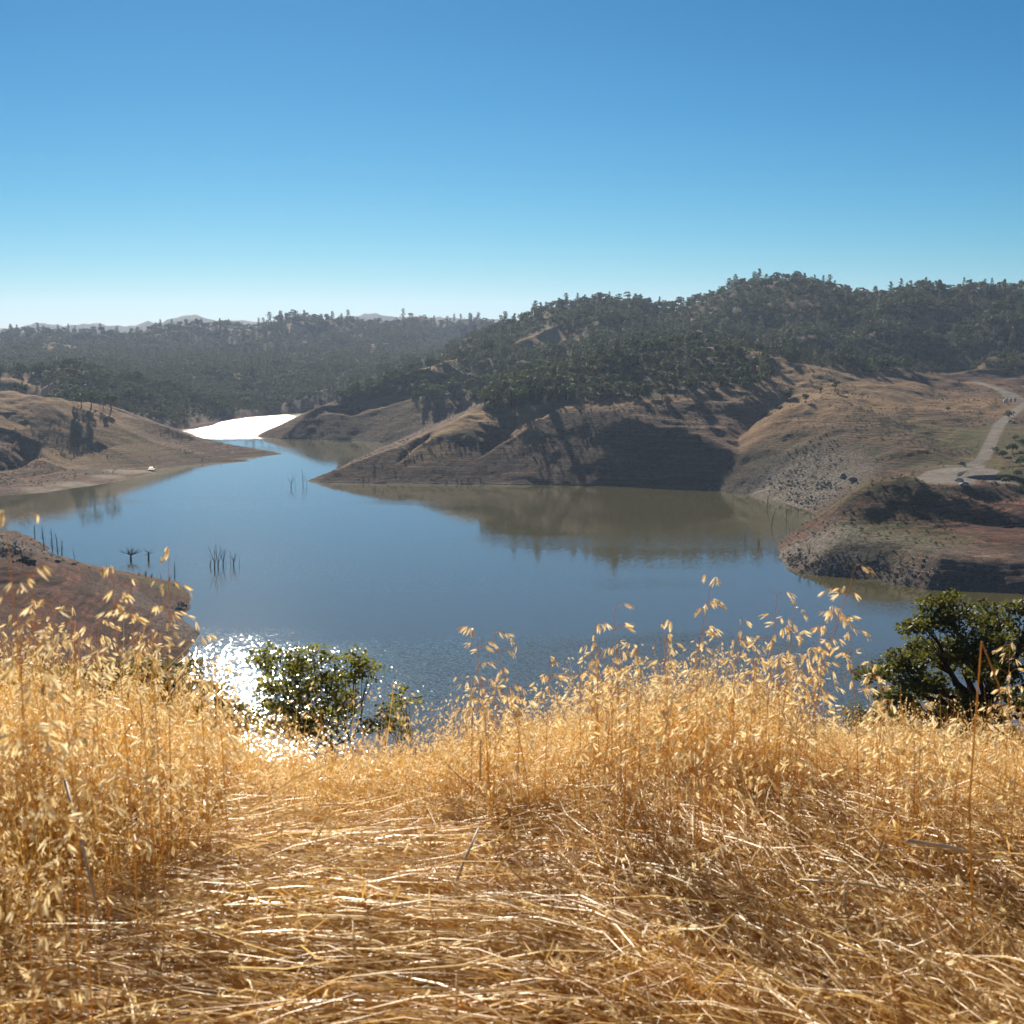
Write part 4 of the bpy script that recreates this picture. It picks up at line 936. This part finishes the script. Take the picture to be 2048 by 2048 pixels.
def grass_clump(seed, nst, rad, h0, h1, heads, lean=.25, nleaf=1.0):
    random.seed(seed); mb = MB()
    for i in range(nst):
        a = random.uniform(0, 6.28); r = rad * math.sqrt(random.random()); b = Vector((r * math.cos(a), r * math.sin(a), -.03)); H = random.uniform(h0, h1)
        ld = Vector((math.cos(a) + random.gauss(0, .8), math.sin(a) + random.gauss(0, .8), 0)) * random.uniform(.02, lean); pts = []
        for k in range(6):
            f = k / 5; pts.append(b + Vector((ld.x * f * f * H, ld.y * f * f * H, H * f - .25 * ld.length * f ** 3 * H)))
        side = Vector((random.gauss(0, 1), random.gauss(0, 1), 0)).normalized(); tn = random.random() * .6
        ribbon(mb, pts, random.uniform(.0007, .0013), side, 0, tn)
        if random.random() < nleaf:                         # curled dry leaf
            k = random.randint(1, 3); q = pts[k]; ld2 = Vector((random.gauss(0, 1), random.gauss(0, 1), 0)).normalized(); ll = random.uniform(.06, .2); c = random.uniform(.2, 1.4)
            ribbon(mb, [q + ld2 * ll * t + Vector((0, 0, ll * (c * t - 1.6 * t * t))) for t in (0, .25, .5, .75, 1)], random.uniform(.0012, .0028), ld2.cross(Vector((0, 0, 1))), 0, random.random())
        if random.random() < heads:
            for q in range(random.randint(4, 9)):
                f = random.uniform(.55, 1.0); k = min(4, int(f * 5)); base = pts[k].lerp(pts[k + 1], f * 5 - k); dd = Vector((random.gauss(0, 1), random.gauss(0, 1), random.uniform(.0, 1))).normalized()
                tip = base + dd * random.uniform(.01, .04); ribbon(mb, [base, base.lerp(tip, .5) + Vector((0, 0, .004)), tip], .0004, side, 0, tn)
                husk(mb, tip, Vector((dd.x * .6, dd.y * .6, -random.uniform(.2, 1))), random.uniform(.012, .020), 1, random.random())
    me = mb.mesh("grass_clump"); me.materials.append(M_STEM); me.materials.append(M_HUSK); return me
CLMP = [grass_clump(700 + i, 34, .08, .22, .42, .42) for i in range(8)] + [grass_clump(720 + i, 26, .07, .40, .62, .6, .3) for i in range(5)] + [grass_clump(740 + i, 30, .09, .06, .20, .12, .9, 1.6) for i in range(4)]

# placement: standing grass beyond the trodden patch and down its left and right sides
def px_of(x, y): return 1024 + FPX * ct * x / y
GN = 0; gp, gs, gi_, gro = [], [], [], []
def standing(x, y):
    px = 1024 + FPX * x / np.maximum(y, .3)
    edge = 3.05 + .35 * (fbm(x * 1.7, y * 1.7, 2, 401) - .5) - .25 * np.exp(-((px - 1500) / 160.) ** 2) + .35 * np.exp(-((px - 1000) / 200.) ** 2) - .3 * np.exp(-((px - 470) / 90.) ** 2)
    far = sst(edge - .05, edge + .12, y)
    left = 1 - sst(-.34, -.12, (x + .50 + .05 * y) + (fbm(x * 3, y * 3, 2, 405) - .5) * .35)
    left = left * (.55 + .45 * sst(1.6, 2.6, y))
    right = sst(.62, .95, x - .10 * y + (fbm(x * 3, y * 3, 2, 407) - .5) * .4) * sst(2.2, 2.7, y)
    return np.maximum(np.maximum(far, left), right), px
for (x0, x1, y0, y1, sp) in ((-2.2, 2.2, 1.15, 4.3, .062), (-3.6, 3.6, 4.3, 7.5, .085), (-6.5, 6.5, 7.5, 14, .15), (-12, 14, 14, 26, .32)):
    a, b = jgrid(x0, x1, y0, y1, sp); s_, px = standing(a, b)
    s_ = s_ * (np.abs(a / b) < .52)
    gap = np.exp(-((px - 1640) / 75.) ** 2) * sst(3.6, 4.2, b) * .9                # bare reddish soil seen right of centre
    gap2 = np.exp(-((px - 640) / 150.) ** 2) * sst(4.5, 6.5, b) * .5
    s_ = s_ * (1 - gap) * (1 - gap2) * np.where(b > 8, .6, 1)
    k = rng.random(len(a)) < s_ * .95; gp.append(np.stack([a[k], b[k]], -1))
gp = np.concatenate(gp); gx, gy = gp[:, 0], gp[:, 1]; gz = ground_z(gx, gy); ng_ = len(gx)
gpx = 1024 + FPX * gx / gy
hh = np.interp(gpx, [-200, 0, 150, 330, 430, 520, 700, 860, 950, 1100, 1300, 1500, 1640, 1750, 1900, 2048, 2300], [.84, .84, .82, .78, .74, .70, .68, .62, .60, .60, .62, .66, .50, .45, .52, .58, .6])
hh = hh * (rng.uniform(.45, 1.22, ng_) * .9 + .1) * np.where(gpx > 380, .42 + .58 * sst(3.0, 3.75, gy), 1) * np.where(gy < 2.6, .62, 1)  * (.8 + .4 * fbm(gx * 2.1, gy * 2.1, 2, 411))
tall = rng.random(ng_) < np.interp(gpx, [0, 300, 500, 850, 950, 1300, 1600, 1700, 2048], [.22, .20, .08, .04, .22, .30, .22, .10, .18]) * (gy < 9)
gi_ = np.where(tall, 8 + rng.integers(0, 5, ng_), rng.integers(0, 8, ng_))
rot = np.stack([rng.normal(0, .10, ng_), rng.normal(0, .10, ng_), rng.uniform(0, 6.28, ng_)], -1)
dg = scatter("dry_grass", CLMP, np.stack([gx, gy, gz], -1), rot, np.stack([hh * .95 + .1, hh * .95 + .1, hh], -1), gi_); tag(dg, "standing golden dry wild grass along the brow of the slope", "grass", None, 'stuff')
# short broken tufts in and around the trodden patch
a, b = jgrid(-1.8, 1.9, 1.1, 3.7, .075); s_, px = standing(a, b); k = (rng.random(len(a)) < .16) & (s_ < .6); a, b = a[k], b[k]; k = len(a)
sg = scatter("short_dry_grass", CLMP[13:], np.stack([a, b, ground_z(a, b) + .01], -1), np.stack([rng.normal(0, .5, k), rng.normal(0, .5, k), rng.uniform(0, 6.28, k)], -1), np.repeat(rng.uniform(.5, 1.0, k)[:, None], 3, 1), rng.integers(0, 4, k))
tag(sg, "short broken dry tufts between the trodden straw", "grass", None, 'stuff')

# trodden straw, combed flat in swirls
def straw_mat(n):
    x = rng.uniform(-1.5, 1.75, n); y = rng.uniform(1.05, 3.75, n) 
    ang = -.06 - .95 * sst(-.25, .35, x) * sst(1.3, 2.6, y + .2) + (fbm(x * 1.1, y * 1.1, 2, 421) - .5) * 1.6 + rng.normal(0, .22, n)
    wild = rng.random(n) < .14; ang = np.where(wild, rng.uniform(0, 3.14, n), ang)
    L = rng.uniform(.15, .8, n) * np.where(wild, .6, 1); w = rng.uniform(.0007, .0020, n) * np.where(rng.random(n) < .06, 1.7, 1)
    z0 = rng.random(n) ** 1.6 * .075 * (.5 + fbm(x * 2.3, y * 2.3, 2, 425)); tilt = rng.normal(0, .10, n) + np.where(wild, rng.uniform(-.5, .5, n), 0); curv = rng.normal(0, .35, n)
    K = 7; t = np.linspace(-.5, .5, K)[None, :]
    a = ang[:, None] + curv[:, None] * t; dx = np.cumsum(np.cos(a), 1) / K * L[:, None]; dy = np.cumsum(np.sin(a), 1) / K * L[:, None]
    X = x[:, None] + dx - dx.mean(1, keepdims=True); Y = y[:, None] + dy - dy.mean(1, keepdims=True)
    G = ground_z(X.ravel(), Y.ravel()).reshape(X.shape)
    Z = np.maximum(G + .006, G.mean(1, keepdims=True) + z0[:, None] + tilt[:, None] * t * L[:, None] + .012 * np.sin(t * 9 + curv[:, None] * 3))
    nx = -np.sin(a) * w[:, None]; ny = np.cos(a) * w[:, None]; roll = rng.uniform(-1, 1, n)[:, None] * w[:, None]
    tp = (1 - 0.6 * np.abs(t * 2) ** 3)
    A = np.stack([X - nx * tp, Y - ny * tp, Z - roll * tp], -1); B = np.stack([X, Y, Z + w[:, None] * .9 * tp], -1); C_ = np.stack([X + nx * tp, Y + ny * tp, Z + roll * tp], -1)
    V = np.stack([A, B, C_], 2).reshape(-1, 3)
    base = (np.arange(n)[:, None] * K + np.arange(K - 1)[None, :]) * 3
    F = np.concatenate([np.stack([base, base + 1, base + 4, base + 3], -1).reshape(-1, 4), np.stack([base + 1, base + 2, base + 5, base + 4], -1).reshape(-1, 4)])
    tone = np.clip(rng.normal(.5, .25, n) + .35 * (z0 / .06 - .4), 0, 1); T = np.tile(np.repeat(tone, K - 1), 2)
    me = mesh_from("trodden_straw", V, F); at = me.attributes.new("tone", 'FLOAT', 'FACE'); at.data.foreach_set("value", T.astype(np.float32)); return me
sm = obj("trodden_straw", straw_mat(56000), M_MAT); tag(sm, "flattened bright straw trodden into swirls in the foreground", "straw", None, 'stuff')
# fallen husks lying on the straw
HUSKM = []
for q in range(4):
    random.seed(900 + q); mb = MB()
    for _ in range(3): husk(mb, Vector((random.gauss(0, .015), random.gauss(0, .015), random.uniform(0, .01))), rvec(), random.uniform(.012, .022), 0, random.random(), .3)
    me = mb.mesh("husks"); me.materials.append(M_HUSK); HUSKM.append(me)
k = 3600; x = rng.uniform(-1.6, 1.8, k); y = rng.uniform(1.05, 3.8, k)
hs = scatter("fallen_husks", HUSKM, np.stack([x, y, ground_z(x, y) + rng.uniform(.01, .085, k)], -1), rng.uniform(0, 6.28, (k, 3)), np.repeat(rng.uniform(.7, 1.25, k)[:, None], 3, 1), rng.integers(0, 4, k)); tag(hs, "pale oat husks scattered over the trodden straw", "husks", None, 'stuff')

# ------------------------------------------------------------------ single straws and tall oats
def near_pt(px, py, Y): return Vector(P3(px, py, Y))
HM = []
for q in range(6):
    random.seed(950 + q); mb = MB(); husk(mb, Vector((0, 0, 0)), (0, 0, -1), .025, 0, random.random(), random.uniform(.25, .45)); HM.append(mb.mesh("spikelet")); HM[-1].materials.append(M_HUSK)
def oat(tx, ty, bx, Y, label, seed, nsp=26, frac=.55, group="tall wild oats rising above the grass", width=1.0):
    random.seed(seed); x0 = (bx - 1024) / FPX * Y / ct; g = Vector((x0, Y, float(ground_z(x0, Y)[0]) - .02)); top = near_pt(tx, ty, Y + random.uniform(-.1, .1))
    root = obj("wild_oat", None); root.location = g; tag(root, label, "wild oat", group); T = top - g; mb = MB(); pts = []; bend = Vector((T.x, T.y, 0)) * .5
    for i in range(10):
        f = i / 9; pts.append(T * f - bend * math.sin(f * math.pi) * .35)
    mb.tube(pts, [.0015 * width * (1 - .7 * i / 9) for i in range(10)], 5); side = Vector((1, 0, 0))
    spots = []
    nw = 7
    for w in range(nw):
        f = 1 - frac + frac * (w / (nw - 1)) ** .8
        k = min(8, int(f * 9)); base = pts[k].lerp(pts[k + 1], f * 9 - k)
        for b in range(random.randint(3, 5) if w < nw - 1 else 2):
            a = random.uniform(0, 6.28); ln = random.uniform(.03, .085) * (1.15 - f * .6); up = random.uniform(.3, 1.3); q = [base]
            for t in (.35, .7, 1.0): q.append(base + Vector((math.cos(a) * ln * t, math.sin(a) * ln * t, ln * (up * t - .75 * t * t))))
            mb.tube(q, [.0005, .0004, .0003, .00025], 3)
            for e in range(random.choice((1, 2, 2, 3))): spots.append((q[-1 - (e % 3)].copy(), a))
    random.shuffle(spots)
    st_ = obj("stem", mb.mesh("stem"), M_STEM, root)
    for (p_, a) in spots[:nsp]:
        h = obj("spikelet", random.choice(HM)); h.parent = root; h.location = p_; s_ = random.uniform(.62, .98); h.scale = (s_,) * 3
        h.rotation_euler = (random.gauss(.75, .35) , random.gauss(0, .4), a - math.pi / 2)
    return root
OATS = [(1712,1130,1600,3.1,"tallest wild oat leaning right against the green cove"),(1690,1185,1590,3.15,"wild oat right behind the tallest, its head just below"),(1425,1160,1355,3.1,"tall wild oat left of the lake's middle right, leaning right"),
 (1555,1190,1535,3.2,"upright wild oat midway between the two tallest"),(1590,1215,1560,3.0,"wild oat close left of the tallest pair"),(1228,1218,1250,3.3,"wild oat standing straight at the right of lake centre"),(1326,1250,1352,3.1,"wild oat between the centre and the tall leaning one"),
 (1660,1215,1575,3.3,"slim wild oat under the tallest oat's head"),(948,1262,985,3.2,"left wild oat of the pair in the centre"),(985,1268,1072,3.15,"right wild oat of the centre pair, leaning left"),(1700,1270,1742,3.05,"arching wild oat left of the large oak"),
 (1745,1330,1830,3.4,"wild oat in front of the oak's left branches"),(2020,1290,2035,3.5,"wild oat at the right edge over the oak's trunk"),(1190,1255,1205,3.3,"wild oat just left of the straight central one"),(1275,1300,1290,3.0,"short wild oat right of the straight central one"),
 (337,1098,322,2.9,"lonely thin wild oat in front of the mid lake snags"),(12,1050,62,1.75,"big blurred wild oat at the left edge"),(60,1150,110,1.9,"blurred wild oat second from the left edge"),(103,1200,150,2.1,"wild oat over the reddish left bank, third from left"),
 (222,1140,250,2.5,"wild oat with hanging head over the left bank"),(255,1165,290,2.6,"wild oat right of the hanging head over left bank"),(180,1265,190,2.5,"short wild oat in the middle of left bank"),(300,1225,305,2.7,"wild oat under the lonely thin one"),(150,1285,120,2.2,"short blurred wild oat low at left"),
 (1480,1240,1460,3.2,"wild oat between the leaning and upright oats"),(1395,1300,1400,3.0,"short wild oat under the tall leaning one"),(1620,1340,1590,3.0,"low wild oat under the tallest pair"),(1100,1330,1090,3.3,"short wild oat right of the centre pair"),
 (1160,1350,1165,3.2,"shortest wild oat between the centre pair and straight one"),(1830,1440,1850,3.1,"short wild oat beneath the middle of the oak"),(1890,1430,1905,3.2,"wild oat left of the folded brown stalk"),(1930,1450,1920,2.9,"short wild oat touching the folded stalk's foot"),
 (2045,1420,2050,3.0,"short wild oat in the right corner of grass"),(1780,1400,1760,3.1,"wild oat under the oak's lowest left branch"),(40,1290,20,1.7,"blurred low wild oat at the far left"),(395,1290,400,3.0,"wild oat before the jagged bank tip"),
 (430,1330,440,3.0,"short wild oat at the left end of the glitter"),(1040,1370,1035,3.3,"low wild oat between the two centre clumps"),(1510,1330,1505,3.1,"low wild oat in the right middle clump"),(1345,1390,1330,3.0,"lowest wild oat in the right middle clump")]
for q, (a, b, c, Y, lb) in enumerate(OATS): oat(a, b, c, Y, lb, 1000 + q, nsp=42, frac=.66 if b < 1250 else .56)
random.seed(77)
for lo, hi, t0, t1, cnt, where in ((925, 1010, 1330, 1430, 5, "in the centre clump left of the pair"), (1165, 1300, 1280, 1400, 9, "around the straight central one"), (1320, 1480, 1300, 1400, 9, "below the leaning tall oat"),
      (1500, 1650, 1290, 1400, 9, "under the tallest oats at right"), (1700, 1800, 1390, 1450, 4, "below the left side of oak"), (1830, 2040, 1400, 1480, 7, "below the right side of oak"), (20, 330, 1180, 1300, 9, "over the near left bank")):
    for _ in range(cnt):
        tx = random.uniform(lo, hi); oat(tx, random.uniform(t0, t1), tx + random.uniform(-40, 40), random.uniform(3.0, 3.7), "slender pale wild oat " + where, 2000 + int(tx * 7), nsp=30, frac=.6, group="wild oats " + where)
# folded brown stalk at the right
g = Vector((0, 0, 0)); Y = 2.6; x0 = (1985 - 1024) / FPX * Y / ct; base = Vector((x0, Y, float(ground_z(x0, Y)[0]))); tip = near_pt(1963, 1283, Y); end = near_pt(2010, 1460, Y - .1)
mb = MB(); mid = base.lerp(tip, .5) + Vector((-.015, 0, 0)); mb.tube([base - base, mid - base, tip - base], [.0024, .0020, .0013], 6); fo = obj("folded_stalk", None); fo.location = base; tag(fo, "thick reddish stalk folded sharply at its top in front of the oak", "stalk")
obj("stem", mb.mesh("stem", True), M_STEM, fo); mb = MB(); mb.tube([tip - base, tip.lerp(end, .5) - base + Vector((.01, 0, 0)), end - base], [.0016, .0018, .001], 5); obj("folded_tip", mb.mesh("folded_tip", True), M_STEM, fo)
# a few loose pale straws that stand out
def loose(a, b, Ya, c, d, Yb, r, label):
    p, q = near_pt(a, b, Ya), near_pt(c, d, Yb); mb = MB(); m_ = p.lerp(q, .5) + Vector((0, 0, .006)); mb.tube([p - p, p.lerp(m_, .6) - p, m_ - p, q - p], [r, r * .95, r * .9, r * .5], 7, cap=True); o = obj("straw_stalk", mb.mesh("straw_stalk", True), M_PALE); o.location = p; tag(o, label, "straw"); return o
M_PALE = mat_straw("pale straw", (.72, .52, .28), (.9, .76, .5), .1, .5, .35)
def gY(px, py, up=.05):
    d = ray(px, py); return next((Y for Y in np.arange(1.2, 4.5, .01) if EYE + d[2] / d[1] * Y < float(EYE - 1.12 - .015 * Y) + up), 3.0)
for (a, b, c, d, r, up1, up2, lb) in [(895, 1810, 958, 1655, .0032, .04, .16, "long bright straw standing up in middle of the trodden patch"), (1815, 1682, 1985, 1718, .0040, .2, .1, "thick white broken straw lying across grass at right"), (1165, 1870, 1290, 2040, .0030, .05, .05, "pale bent straw pointing at the lower middle"),
   (1600, 1760, 1850, 1790, .0022, .12, .1, "thin bent straw arching over the right grass"), (130, 1560, 215, 1900, .0034, .3, .05, "thick orange blurred stalk leaning at the left"), (1690, 1780, 1690, 1890, .0022, .12, .03, "short upright straw at right of the trodden patch"), (960, 1560, 962, 1480, .0022, .25, .36, "pale stub above the middle grass"),
   (450, 1690, 395, 1735, .002, .1, .05, "short pale straw near the dark left clump")]:
    loose(a, b, gY(a, b, up1), c, d, gY(c, d, up2), r, lb)

# ------------------------------------------------------------------ haze
HAZE = True
if HAZE:
    mb = MB(); mb.box((0, 5500, 140), (6000, 6500 + 1500, 160)); hz = obj("haze", mb.mesh("haze")); m, nt, out = newmat("haze air"); N_ = N(nt)
    v = nt.nodes.new("ShaderNodeVolumePrincipled"); v.inputs['Color'].default_value = (.52, .67, .95, 1); v.inputs['Density'].default_value = .00006; v.inputs['Anisotropy'].default_value = .35
    nt.links.new(v.outputs[0], out.inputs['Volume']); hz.data.materials.append(m); tag(hz, "pale blue haze in the air over the lake and hills", "haze", None, 'stuff')
